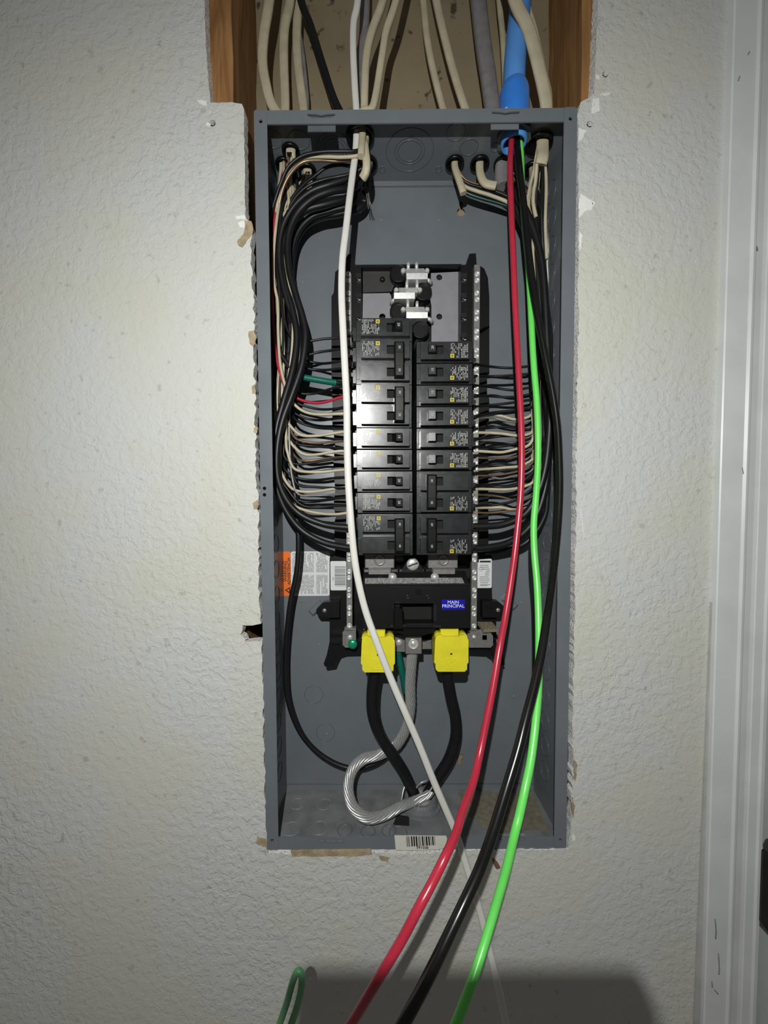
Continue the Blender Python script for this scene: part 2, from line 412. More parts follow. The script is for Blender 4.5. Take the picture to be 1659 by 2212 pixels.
blob('torn_paper', [(529, 476), (543, 478), (547, 490), (545, 505), (533, 520), (524, 535), (515, 530), (512, 522), (521, 510), (528, 500)], YW - .0006, .0015, M_PAPER, 1)
for i, pts in enumerate([[(537, 715), (549, 712), (553, 730), (549, 748), (538, 742)], [(543, 834), (551, 830), (553, 848), (545, 850)], [(549, 925), (556, 922), (556, 936), (549, 934)],
                         [(546, 1086), (557, 1080), (557, 1098), (549, 1100)], [(556, 1807), (578, 1815), (576, 1832), (553, 1822)], [(1240, 1640), (1247, 1652), (1243, 1690), (1239, 1680)],
                         [(818, 1848), (842, 1852), (838, 1863), (822, 1858)], [(1236, 1720), (1242, 1740), (1240, 1770), (1235, 1750)]]):
    blob('torn_paper', pts, YW - .0005, .0015, M_PAPER, 5 + i)
for i, pts in enumerate([[(1255, 418), (1270, 428), (1282, 440), (1278, 452), (1262, 458), (1252, 470), (1250, 440)], [(426, 216), (446, 217), (446, 228), (430, 224)], [(509, 466), (528, 464), (528, 474), (513, 473)],
                         [(514, 480), (527, 476), (528, 492), (517, 490)], [(1250, 275), (1266, 283), (1258, 300), (1250, 305)], [(1280, 214), (1294, 210), (1295, 240), (1278, 246)],
                         [(1253, 500), (1258, 510), (1254, 540), (1251, 530)], [(1303, 203), (1319, 199), (1317, 204), (1305, 207)], [(446, 264), (455, 268), (452, 274), (444, 271)], [(1289, 161), (1296, 164), (1294, 171), (1288, 168)],
                         [(1238, 1800), (1243, 1806), (1241, 1818), (1237, 1816)], [(1276, 430), (1286, 437), (1281, 447)]]):
    blob('plaster_chip', pts, YW - .0003, .0008, M_PATCH, 30 + i)
# brown paper strip below the enclosure
blob('torn_paper', [(628, 1838), (800, 1836), (806, 1846), (770, 1850), (632, 1851)], YW - .0002, .002, M_PAPER, 60, .8, 14)
blob('paint_smudge', [(1063, 1853), (1072, 1858), (1082, 1875), (1072, 1878), (1066, 1868)], YW - .0002, .0005, mat('brown_smudge', (.16, .08, .05), .8), 61, 1)
# cracks in the drywall near the left notch
for i, P in enumerate([[(512, 1390), (522, 1386), (534, 1378)], [(538, 1110), (548, 1112), (558, 1112)], [(1247, 877), (1254, 880), (1265, 877)], [(1246, 892), (1256, 893), (1262, 890)],
                       [(1255, 1100), (1258, 1130), (1264, 1165)], [(1297, 205), (1306, 201), (1313, 199)], [(450, 232), (455, 245)], [(1284, 205), (1283, 225), (1283, 243)]]):
    MB().tube(path([(a, b, YW) for a, b in P], 3), .0005, n=5).build('drywall_crack', M_GYP, wall)
# cavity: studs, sheathing
def stud(name, x0, x1, label):
    rnd = random.Random(3); b = MB(); N = 40
    zs = [-1.05 + 2.0 * i / N for i in range(N + 1)]
    V = []; Fs = []
    for z in zs:
        d = rnd.uniform(-.0012, .0012); e = rnd.uniform(-.0012, .0012)
        V += [(x0 + d, .0115, z), (x1 + e, .0115, z), (x1 + e, .1, z), (x0 + d, .1, z)]
    for i in range(N):
        a = i * 4
        for k in range(4): Fs.append((a + k, a + (k + 1) % 4, a + 4 + (k + 1) % 4, a + 4 + k))
    Fs += [(3, 2, 1, 0), tuple(N * 4 + k for k in range(4))]
    b.add(V, Fs); return b.build(name, M_WOOD, kind='structure', label=label)
XL = at(503, 120, .0115).x; XR = at(1256, 120, .0115).x
stud('wall_stud_left', XL - .038, XL, 'orange-brown timber wall stud left of the cables')
stud('wall_stud_right', XR, XR + .038, 'brown timber wall stud right of the cables')
MB().box(XL - .05, XR + .05, .1012, .112, -1.05, .95).build('wall_cavity', M_SHEATH, kind='structure', label='stained brown board at the back of the wall cavity')

# door casing at the right: profile swept upwards
XC = at(1542, 1500, YW - .0085).x
prof = [(0, 0), (0, .0075), (.0012, .0085), (.022, .0095), (.0242, .0114), (.0266, .0110), (.0285, .0082), (.031, .0066), (.038, .0058), (.0415, .0064), (.0420, .0074), (.0505, .0076), (.0525, .0092), (.0560, .0090), (.0585, .0060), (.0585, 0)]
prof = [(u * 1.10, v) for u, v in prof]
def sweep(b, prof, x0, z0, z1):
    n = len(prof); V = [(x0 + u, YW - v, z) for z in (z0, z1) for u, v in prof]
    Fs = [(i, (i + 1) % n, n + (i + 1) % n, n + i) for i in range(n)] + [tuple(reversed(range(n))), tuple(range(n, 2 * n))]
    return b.add(V, Fs)
tr = sweep(MB(), prof, XC, WZ0, WZ1).build('trim_1', M_TRIM, kind='structure', label='white moulded door casing along the right edge')
cb = MB()
za, zb = at(1535, 1300, YW).z, WZ0
cb.add([(XC, YW - .0005, za), (XC, YW - .003, za), (XC - .0005, YW - .0005, za), (XC, YW - .0005, zb), (XC, YW - .004, zb), (XC - .011, YW - .0005, zb)],
       [(0, 1, 4, 3), (1, 2, 5, 4), (2, 0, 3, 5), (2, 1, 0), (3, 4, 5)])
cb.build('caulk_shadow_strip', M_CAULK_SHADE, tr)  # caulk wedge; its dark grey also paints the shadow strip beside the casing
for P in ([(1545, 1985), (1547, 2010), (1546, 2028)], [(1552, 2060), (1554, 2090), (1553, 2105)], [(1538, 2120), (1539, 2133)], [(1542, 2137), (1551, 2147)], [(1619, 112), (1616, 118)], [(1598, 165), (1595, 174)], [(1603, 1010), (1606, 1025)], [(1635, 532), (1637, 540)]):
    MB().tube(path([(a, b, YW - .0095) for a, b in P], 3), .0006, n=5).build('scuff_mark', M_INKG, tr)
JX = XC + .0585 * 1.10
jb = MB().box(JX, JX + .020, YW + .030, .12, WZ0, WZ1)
jb.build('trim_2', M_TRIM, kind='structure', label='white door jamb behind the casing at the right edge')
DX = JX + .020
MB().box(DX + .003, DX + .7, YW - .0035, .033, WZ0, at(1650, 2015, YW).z).box(DX + .014, DX + .7, YW + .006, .033, at(1650, 2015, YW).z, WZ1).build('door_1', M_DOOR, kind='structure', label='pale mint door edge at the lower right corner')
hz0, hz1 = at(1650, 2010, -.012).z, at(1650, 1830, -.012).z
hx = at(1643, 1900, -.012).x
hg = thing('door_hinge', 'dark bronze door hinge at the right edge of the photo', 'hinge', (hx, -.012, hz0))
MB().fplate([[(1649, 1840), (1656, 1838), (1690, 1850), (1690, 2050), (1664, 2020), (1644, 1992)]], -.0135, .003).build('hinge_leaf', M_HINGE, hg)
MB().lathe((hx + .012, -.016, hz1), (0, 0, 1), [(-.004, .002), (0, .006), (.006, .0065), (.012, .005), (.016, .001)], 14).build('hinge_pin', M_HINGE, hg)

# ================================================================== ENCLOSURE
box = thing('electrical_enclosure', 'open grey steel breaker panel box set in the cut-out drywall', 'panel box', (0, BD, BB))
T = .0016
FW = .0147
# --- back plate with two key-hole openings
def keyhole(px, py, up, s=1.0):
    c = at(px, py, BD); o = []
    r, n = .0056 * s, .0024 * s
    a0 = math.asin(n / r)
    for k in range(17):
        t = a0 + (2 * math.pi - 2 * a0) * k / 16
        o.append((c.x + r * math.sin(t), c.z + up * r * math.cos(t)))
    L_ = .013 * s
    o += [(c.x - n, c.z + up * L_), (c.x, c.z + up * (L_ + n)), (c.x + n, c.z + up * L_)]
    return o
bp_loops = [[(-BX, BB), (BX, BB), (BX, BT), (-BX, BT)], keyhole(996, 458, 1), keyhole(993, 1636, -1, .9)]
MB().plate(bp_loops, front(BD, T), T).build('back_panel', M_BOX, box)
# --- side walls
MB().box(-BX, -BX + T, .0, BD, BB, BT).build('side_panel', M_BOX, box)
MB().box(BX - T, BX, .0, BD, BB, BT).build('side_panel', M_BOX, box)
# --- top wall with cable openings, bottom wall with one
ZT = BT - T; ZB = BB + T
ENT = {'a': (628, 322, .0105), 'b': (613, 352, .0105), 'c': (664, 366, .0115), 'd': (778, 292, .0160), 'e': (791, 352, .0140), 'f': (982, 350, .0115), 'g': (1036, 350, .0115),
       'h': (1088, 350, .0120), 'i': (1165, 306, .0150), 'j': (1150, 362, .0120), 'k': (1110, 293, .0165)}
EP = {}
tl = [[(-BX, 0), (BX, 0), (BX, BD), (-BX, BD)]]
for k, (px, py, r) in ENT.items():
    a = atz(px, py, ZT); EP[k] = (a, r); tl.append(circ(a.x, min(a.y, BD - r - .001), r, 20))
    EP[k] = (Vector((a.x, min(a.y, BD - r - .001), ZT)), r)
MB().plate(tl, lambda u, v, w_: (u, v, ZT + w_), T).build('top_panel', M_BOX, box)
hub = atz(908, 1738, ZB)
MB().plate([[(-BX, 0), (BX, 0), (BX, BD), (-BX, BD)], circ(hub.x, hub.y, .019, 24)], lambda u, v, w_: (u, v, BB + w_), T).build('bottom_panel', mat('dusty_enamel', (.17, .178, .178), .55, var=.22, scale=45, bump=.0002, bscale=300), box)
# --- bend seam near the top of the back plate
za = at(880, 404, BD).z
MB().box(-.05, .075, BD - .0008, BD, za - .0005, za + .0005).build('bend_seam', M_BOXD, box)
MB().box(-.06, .085, BD - .0014, BD, za + .0006, za + .0150).build('bend_strip', M_BOX, box)
zb2 = at(880, 1693, BD).z
MB().box(-BX + .002, BX - .002, BD - .0008, BD, zb2 - .0004, zb2 + .0004).build('bend_seam', M_BOXD, box)
# --- front flanges
for sx in (-1, 1):
    x0, x1 = (-BX, -BX + FW) if sx < 0 else (BX - FW, BX)
    ov = rrect(x0, x1, BB, BT, .003)
    hs = [ov] + [circ(sx * (BX - .0075), z, .0021, 12) for z in (BT - .0125, BB + .0115)]
    if sx < 0:
        for py in (1055, 1069): hs.append(circ(at(572, py, 0).x, at(572, py, 0).z, .0021, 12))
    MB().plate(hs, front(-.0014, T), T).build('flange', M_BOX, box)
for z0, z1, slots in ((BT - FW, BT, ((694, 252), (1092, 247))), (BB, BB + FW, ((716, 1817), (1106, 1812)))):
    lp = [[(-BX + FW - .001, z0), (BX - FW + .001, z0), (BX - FW + .001, z1), (-BX + FW - .001, z1)]]
    for px, py in slots:
        c = at(px, py, 0); h = .0154
        lp.append([(c.x - h, c.z + .0026), (c.x - h * .4, c.z + .0022), (c.x, c.z + .0010), (c.x + h * .4, c.z + .0022), (c.x + h, c.z + .0026), (c.x + h, c.z + .0006),
                   (c.x + h * .7, c.z - .0020), (c.x + .002, c.z - .0022), (c.x - .002, c.z - .0022), (c.x - h * .7, c.z - .0020), (c.x - h, c.z + .0006)] if py < 1000 else
                  [(c.x - h, c.z + .0022), (c.x + h, c.z + .0016), (c.x + h, c.z - .0016), (c.x - h, c.z - .0012)])
    MB().plate(lp, front(-.0006, T), T).build('flange', M_BOX, box)
    for px, py in slots:     # tab folded behind each slot
        c = at(px, py, 0)
        if py < 1000: MB().box(c.x - .0158, c.x + .0158, .0022, .0032, c.z - .0140, c.z + .0045).build('slot_tab', M_BOXD if px < 800 else M_BOX, box)
        else: MB().box(c.x - .017, c.x + .017, .0022, .0032, c.z - .004, c.z + .004).build('slot_tab', M_BOXL, box)
# --- knockouts
def knock(org, axis, r, m=M_BOXD, w_=.0008, h=.0005):
    MB().ring(org, axis, r, r - w_, h).build('knockout', m, box)
for px, py, rs in ((885, 326, (.0150, .0190, .0300)), (722, 320, (.0125, .0165, .0215)), (1013, 318, (.0115,)), (1070, 318, (.006,)), (588, 300, (.0125,)), (646, 302, (.0130,)), (826, 366, (.0045,)), (948, 366, (.0045,)), (985, 285, (.0115,))):
    c = atz(px, py, ZT)
    for r in rs: knock(c, (0, 0, -1), r)
for px, py, r in ((642, 1736, .0105), (700, 1737, .0105), (629, 1790, .0112), (690, 1788, .0112), (745, 1793, .0100), (795, 1796, .0095), (840, 1795, .0095), (860, 1800, .012)):
    c = atz(px, py, ZB); knock(c, (0, 0, 1), r, M_BOXL if px < 720 else M_BOXD, .0013)
for z in [BT - .045 - .0345 * i for i in range(23)]:
    knock((-BX + T, .058, z), (1, 0, 0), .0125); knock((BX - T, .058, z), (-1, 0, 0), .0125)
for px, py in ((678, 1500), (703, 1582)): knock(at(px, py, BD), (0, -1, 0), .0135, M_BOXD)
# --- dimples and small tapped holes on the back
for px, py in ((690, 515), (691, 521), (655, 610), (886, 472), (824, 475), (948, 475), (676, 722), (1097, 698), (1097, 823), (1105, 930), (664, 976), (1101, 1230), (1127, 1206), (1126, 1302), (651, 1299), (690, 1393), (1110, 1504), (706, 1586), (1092, 1160)):
    MB().dome(at(px, py, BD), (0, -1, 0), .0016, .0011, 10).build('rivet', M_BOXL, box)
for px, py in ((684, 1312), (1100, 1300)):   # pressed tabs that hold the interior
    c = at(px, py, BD); b = MB().box(-.011, .011, -.006, .0, -.005, .005, .002)
    o = b.build('pressed_tab', M_BOX, box); o.location = c - box.location; o.rotation_euler = (0, math.radians(-42 if px < 900 else 42), 0)
# --- dust lying on the bottom panel
d0 = [atz(px, py, ZB) for px, py in ((990, 1712), (1153, 1712), (1184, 1796), (1060, 1798), (1010, 1760))]
rnd = random.Random(5); dl = []
for i in range(len(d0)):
    a, b_ = d0[i], d0[(i + 1) % len(d0)]
    for j in range(8):
        t = j / 8; dl.append((a.x + (b_.x - a.x) * t + rnd.uniform(-.002, .002) * (0 if i in (0, 1) else 1), a.y + (b_.y - a.y) * t + rnd.uniform(-.002, .002) * (0 if i in (0, 1) else 1)))
MB().plate([dl], lambda u, v, w_: (u, v, ZB + w_), .0008).build('dust_layer', M_DUST, None, 'brown sawdust lying on the bottom of the panel box at right', 'dust', kind='stuff')
# --- warning sticker on the back panel
x0, x1, z0, z1 = rect((628, 1191), (713, 1287), BD)
MB().plate([rrect(x0, x1, z0, z1, .004)], front(BD - .0005, .0004), .0004).build('warning_label', M_LABEL, box, 'white printed warning sticker')
xo = at(609, 1240, BD).x
MB().plate([rrect(xo, x0 + .0005, z0, z1, .0025)], front(BD - .0006, .0005), .0005).build('warning_band', M_ORANGE, box, 'orange warning band of the sticker')
text_at('WARNING', 616.5, 1234, BD - .0009, .0062, M_INK, box, math.pi / 2, .98)
text_at('ADVERTENCIA', 624.5, 1234, BD - .0009, .0060, M_INK, box, math.pi / 2, .98)
c = at(622, 1275, BD - .0007)
MB().plate([[(c.x - .0045, c.z), (c.x + .0030, c.z - .0048), (c.x + .0030, c.z + .0048)], [(c.x - .002, c.z), (c.x + .0018, c.z - .0024), (c.x + .0018, c.z + .0024)]], front(BD - .0009, .0002), .0002).build('warning_triangle', M_INK, box)
rnd = random.Random(11); b = MB()
for xs, (za, zb_) in (((x0 + .003, x0 + .033), (z0 + .003, z0 + .030)), ((x0 + .003, x0 + .033), (z0 + .034, z1 - .002)), ((x0 + .037, x1 - .003), (z0 + .003, z0 + .030)), ((x0 + .037, x1 - .003), (z0 + .034, z1 - .002))):
    x = xs[0]
    while x < xs[1]:
        z = za
        while z < zb_:
            l = min(rnd.uniform(.002, .011), zb_ - z)
            if rnd.random() > .12: b.box(x, x + .0008, BD - .0008, BD - .0005, z, z + l)
            z += l + .0009
        x += .0018
b.build('fine_print', M_INKG, box)
# --- bar-code sticker on the bottom flange
b = MB().fplate([[(852, 1805), (964, 1806), (966, 1813), (961, 1831), (954, 1834), (910, 1837), (855, 1837)]], -.0022, .0006)
b.build('barcode_label', M_LABELC, box, 'cream bar-code sticker')
rnd = random.Random(4); b = MB(); x = 877.5
for wd, grey in ((8, 1), (3, 0), (3, 0), (3.4, 0), (6, 1), (3.2, 0), (1.2, 0), (3.4, 0), (3, 0), (1.2, 0), (3, 0), (1, 0)):
    k = 4 if grey else 1
    for j in range(k):
        xa = x + wd * j / k
        ww = wd / k * (.5 if grey else 1)
        yb = 1829 - (x - 877) * .055
        b.fplate([[(xa, 1807), (xa + ww, 1807), (xa + ww + 1.5, yb), (xa + 1.5, yb)]], -.0025, .0003)
    x += wd + 2.0
b.build('barcode', M_INK, box)
text_at('805160', 912.5, 1830.5, -.0026, .0046, M_INK, box, math.pi - .03, 1.05)

# ================================================================== BUS INTERIOR
YT = .080
inn = thing('panel_interior', 'black plastic bus assembly with terminal bars fixed inside the box', 'bus assembly', tuple(at(890, 1400, YT)))
MB().fplate([[(716, 640), (721, 632), (724, 588), (738, 574), (1034, 572), (1046, 580), (1054, 600), (1057, 640), (1057, 800), (1052, 806), (1052, 850), (1057, 862), (1056, 905), (1048, 918), (1048, 960), (1055, 975), (1055, 1195), (1062, 1200), (1063, 1292), (1072, 1302),
              (1072, 1400), (712, 1400), (712, 1205), (724, 1200), (722, 1130), (726, 1115), (720, 1095), (724, 1060), (720, 1000), (724, 960), (718, 920), (718, 860), (716, 800)]], YT, .010).build('tray', M_PLA, inn)
# side rails with snap slots
def rail(px0, px1, peak):
    b = MB().pbox((px0, 572), (px1, 1200), .040, YT)
    b.build('side_rail', M_PLA, inn)
    for i in range(4):
        py = 592 + i * 43
        MB().pbox((px0 + 2, py - 2), (px0 + 13, py + 8), .034, .041).build('snap_slot', M_HOLE, inn)
        cx = px0 + 4
        MB().pbox((cx, py), (cx + 3, py + 14), .036, .041).pbox((cx, py + 11), (cx + 8, py + 14), .036, .041).build('snap_hook', M_SHEET, inn)
rail(767, 782, 0); rail(995, 1011, 0)
MB().fplate([[(748, 592), (746, 560), (752, 549), (760, 549), (766, 565), (768, 572), (768, 1205), (758, 1205), (758, 592)]], .046, YT - .046).build('rail_wall', M_PLA, inn)
MB().fplate([[(1009, 580), (1009, 562), (1014, 548), (1028, 547), (1030, 575), (1034, 580), (1034, 1205), (1009, 1205)]], .052, YT - .052).build('rail_wall', M_PLA, inn)
MB().fplate([[(1030, 574), (1046, 588), (1050, 600), (1051, 630), (1056, 634), (1057, 700), (1038, 712), (1030, 700)]], .066, .012).build('rail_gusset', M_PLA, inn)
# top cross piece + floor of the bus bay
MB().pbox((780, 571), (997, 577), .050, YT).build('cross_rail', M_PLA, inn)
MB().pbox((780, 575), (997, 760), .066, YT).build('bay_floor', M_PLA, inn)
# grey insulator sheets
MB().fplate([[(784, 634), (842, 633), (845, 640), (846, 650), (844, 696), (783, 697)], [(826 + 7 * math.cos(t / 12 * 6.283), 684 + 7 * math.sin(t / 12 * 6.283)) for t in range(12)]], .0575, .002).build('insulator_sheet', M_SHEET, inn)
hl = [[(949 + 6.5 * math.cos(t / 12 * 6.283), cy + 6.5 * math.sin(t / 12 * 6.283)) for t in range(12)] for cy in (599, 684)]
MB().fplate([[(931, 590), (990, 587), (990, 742), (932, 742), (932, 660), (928, 640), (931, 615)]] + hl, .0575, .002).build('insulator_sheet', M_SHEET, inn)
MB().fplate([[(784, 578), (848, 578), (848, 606), (852, 616), (846, 630), (784, 632)]], .0585, .002).build('insulator_sheet', mat('dark_insulator', (.022, .021, .02), .5), inn)
MB().dome(at(826, 604, .058), (0, -1, 0), .0035, .003).build('moulded_peg', M_PLA, inn)
for cy in (600, 685): MB().lathe(at(949, cy, .062), (0, -1, 0), [(-.002, .0034), (0, .0034), (.0005, .002)], 12).build('moulded_peg', M_HOLE, inn)
# round insulator lobes and bus stabs
for px, py in ((861, 591), (914, 630), (861, 672), (908, 712)):
    c = at(px, py, .050)
    MB().lathe(c, (0, 1, 0), [(.0008, .0090), (.0008, .0094), (-.0012, .0096), (-.0012, .0108), (.0, .0112), (.016, .0112)], 24).build('insulator_lobe', M_PLA, inn)
for sx0, sx1, yb_, p0, p1, el in ((878, 923.5, 604, 882, 900, (926, 607)), (851, 896, 646, 879, 901, (850, 650)), (878, 923.5, 688, 881, 901, (928, 691))):
    bx0, bx1 = (sx0 - 1, sx1 - 6) if el[0] > 900 else (sx0 + 11, sx1 + 6)
    b = MB()
    x0, x1, z0, z1 = rect((sx0, yb_ - 12), (sx1, yb_), .042)
    V = [(x0, .0412, z0), (x1, .0412, z0), (x1, .0400, z1), (x0, .0400, z1), (x0, .060, z0), (x1, .060, z0), (x1, .060, z1), (x0, .060, z1)]
    b.add(V, [(0, 1, 2, 3), (5, 4, 7, 6), (4, 0, 3, 7), (1, 5, 6, 2), (3, 2, 6, 7), (4, 5, 1, 0)])
    x0, x1, z0, z1 = rect((bx0, yb_ - 29), (bx1, yb_ - 11), .043)
    V = [(x0, .0400, z0), (x1, .0400, z0), (x1, .0475, z1), (x0, .0475, z1), (x0, .060, z0), (x1, .060, z0), (x1, .060, z1), (x0, .060, z1)]
    b.add(V, [(0, 1, 2, 3), (5, 4, 7, 6), (4, 0, 3, 7), (1, 5, 6, 2), (3, 2, 6, 7), (4, 5, 1, 0)])
    for q in (p0, p1): b.lathe(at(q, yb_ - 26, .049), (0, 0, 1), [(-.003, .0022), (.004, .0022), (.0062, .0016), (.0068, .0003)], 10)
    for q in (bx0 - 6, bx1 + 5): b.lathe(at(q, yb_ - 19, .049), (0, -1, 0), [(-.006, .0032), (.001, .0032), (.0026, .0018)], 10)
    b.build('bus_stab', M_STEEL, inn)
    MB().tube([at(el[0] - 7 * (1 if el[0] > 900 else -1), el[1] - 4, .050), at(el[0], el[1] - 1, .049), at(el[0] + 5 * (1 if el[0] > 900 else -1), el[1] + 6, .054)], .0026, n=8).build('bus_elbow', M_STEEL, inn)
# terminal (neutral) bars with screws
screw_me = MB().lathe((0, 0, 0), (0, -1, 0), [(-.004, .0034), (0, .0034), (.0008, .0032), (.0013, .0024), (.0008, .0018), (.0004, .0006)], 12).box(-.0027, .0027, -.0011, -.0004, -.0003, .0003).mesh('terminal_screw', M_STEEL)
for nm, xt, xb, y0, yb in (('left', 752.5, 755, 592, 1362), ('right', 1031, 1023.5, 572, 1362)):
    YB = .043
    a, b_ = at(xt, y0, YB), at(xb, yb, YB); X = (a.x + b_.x) / 2
    xA, xB = a.x - .0036, a.x + .0036
    xA2, xB2 = b_.x - .0036, b_.x + .0036
    V = [(xA, YB, a.z), (xB, YB, a.z), (xB2, YB, b_.z), (xA2, YB, b_.z), (xA, YB + .008, a.z), (xB, YB + .008, a.z), (xB2, YB + .008, b_.z), (xA2, YB + .008, b_.z)]
    bar = MB().add(V, [(0, 1, 2, 3), (7, 6, 5, 4), (4, 5, 1, 0), (1, 5, 6, 2), (2, 6, 7, 3), (4, 0, 3, 7)]).build('terminal_bar', M_BAR, inn)
    z = at(xt, 592, YB).z; i = 0
    while z > b_.z + .002:
        t = (a.z - z) / (a.z - b_.z)
        r = random.Random(i * 7 + ord(nm[0])).uniform(0, 3.1)
        link('terminal_screw', screw_me, bar, mw=Matrix.Translation((a.x + (b_.x - a.x) * t + random.uniform(-.0004, .0004), YB, z)) @ Matrix.Rotation(r, 4, 'Y'))
        z -= .0079 if i % 2 == 0 else .0155
        i += 1
# bonding plate with green screw, right bar foot, neutral strap and lug
pb = MB().fplate([[(744, 1361), (769, 1361), (769, 1399), (746, 1399), (740, 1393), (740, 1366)]], .040, .002).pbox((744, 1357), (769, 1361.5), .037, .046).build('bonding_plate', M_BAR, inn)
MB().dome(at(756, 1377, .0398), (0, -1, 0), .0036, .002).build('terminal_screw', M_STEEL, pb)
MB().lathe(at(762, 1391, .0398), (0, -1, 0), [(-.001, .0062), (.002, .0060), (.0032, .0045), (.0035, .001)], 14).build('green_screw', M_GSCREW, pb, 'green grounding screw')
pf = MB().fplate([[(1010, 1362), (1042, 1360), (1047, 1366), (1058, 1364), (1065, 1374), (1065, 1394), (1060, 1399), (1010, 1399)], [(1042, 1372), (1052, 1372), (1052, 1383), (1042, 1383)]], .046, .002).build('bar_foot', M_LUG, inn)
MB().dome(at(1024, 1376, .0455), (0, -1, 0), .003, .002).build('terminal_screw', M_STEEL, pf)
MB().pbox((845, 1372), (880, 1408), .050, .054).pbox((905, 1382), (932, 1402), .056, .06).build('neutral_strap', M_LUG, inn)
MB().dome(at(862, 1388, .0495), (0, -1, 0), .0045, .002).build('terminal_screw', M_STEEL, inn)
lug = MB().pbox((876, 1373), (911, 1413), .030, .050, .0008).build('neutral_lug', M_LUG, inn)
MB().lathe(at(893, 1391, .0298), (0, -1, 0), [(0, .0066), (.0008, .0064), (.0002, .0052), (-.001, .0050), (.0002, .0030), (.0014, .0012)], 18).build('lug_screw', M_STEEL, lug)
# mounting ears, feet, shelf
for pts, sx in (([(683, 1317), (699, 1301), (733, 1298), (733, 1334), (690, 1334), (683, 1325)], (701, 1319)), ([(1042, 1299), (1076, 1299), (1089, 1310), (1089, 1328), (1080, 1334), (1042, 1334)], (1076, 1318))):
    e = MB().fplate([pts], .066, .012).build('mounting_ear', M_PLA, inn)
    MB().dome(at(sx[0], sx[1], .0655), (0, -1, 0), .0030, .0015).build('mounting_screw', M_BAR, e)
    MB().fplate([[(pts[0][0] + 6, pts[0][1] + 12), (pts[0][0] + 24, pts[0][1] + 12), (pts[0][0] + 24, pts[0][1] + 14), (pts[0][0] + 6, pts[0][1] + 14)]], .064, .002).build('ear_rib', M_PLA, e)
MB().fplate([[(712, 1385), (780, 1385), (780, 1408), (745, 1409), (733, 1413), (727, 1424), (722, 1437), (702, 1440), (699, 1434), (706, 1414)]], .058, .014).build('tray_foot', M_PLA, inn)
MB().fplate([[(1010, 1392), (1072, 1388), (1086, 1414), (1091, 1436), (1072, 1438), (1062, 1418), (1050, 1410), (1010, 1408)]], .060, .014).build('tray_foot', M_PLA, inn)
MB().pbox((716, 1388), (733, 1392), .054, .066).build('tray_rib', M_PLA, inn)
MB().pbox((780, 1384), (1012, 1404), .058, .075).build('cross_rail', M_PLA, inn)
sh = [at(1031, 1343, .062), at(1062, 1343, .062), at(1076, 1358, .040), at(1044, 1360, .040)]
MB().add(sh + [v - Vector((0, 0, .004)) for v in sh], [(0, 1, 2, 3), (7, 6, 5, 4), (0, 4, 5, 1), (1, 5, 6, 2), (2, 6, 7, 3), (3, 7, 4, 0)]).build('ledge', M_GRIT, inn, 'small ledge covered with gritty dust')
# stickers on the tray
x0, x1, z0, z1 = rect((714, 1212), (748, 1275), YT)
MB().plate([rrect(x0, x1, z0, z1, .0018)], front(YT - .0005, .0005), .0005).build('barcode_label', M_LABEL, inn, 'white bar-code sticker')
b = MB(); z = z1 - .0070; rnd = random.Random(2)
while z > z0 + .006:
    h = rnd.choice((.0006, .0006, .0012, .0020, .0009)); b.box(x0 + .0058, x1 - .0008, YT - .0008, YT - .0005, z - h, z); z -= h + rnd.choice((.0006, .0006, .0010))
b.build('barcode', M_INKG, inn)
b = MB(); b.box(x0 + .0032, x0 + .0042, YT - .0008, YT - .0005, z0 + .014, z1 - .022); b.build('fine_print', M_INKG, inn)
x0, x1, z0, z1 = rect((1030, 1207), (1062, 1270), YT)
MB().plate([rrect(x0, x1, z0, z1, .0018)], front(YT - .0005, .0005), .0005).build('listing_label', M_LABEL, inn, 'white listing sticker with tiny print')
b = MB().box(x0 + .004, x1 - .0016, YT - .0008, YT - .0005, z1 - .0050, z1 - .0026); b.build('label_header', M_INK, inn)
b = MB(); zz = z1 - .0085; rnd = random.Random(8)
for i in range(11):
    xa = x0 + .0035 + rnd.uniform(0, .003) + (.006 if 3 <= i <= 5 else 0); b.box(xa, x1 - .002 - rnd.uniform(0, .003), YT - .0008, YT - .0005, zz - .0009, zz); zz -= .0027
b.box(x0 + .004, x1 - .006, YT - .0008, YT - .0005, z0 + .003, z0 + .0038)
b.build('fine_print', M_INKG, inn)
MB().ring((x0 + .0055, YT - .0005, (z0 + z1) / 2 + .0060), (0, -1, 0), .0030, .0025, .0003, 18).build('listing_mark', M_INKG, inn)

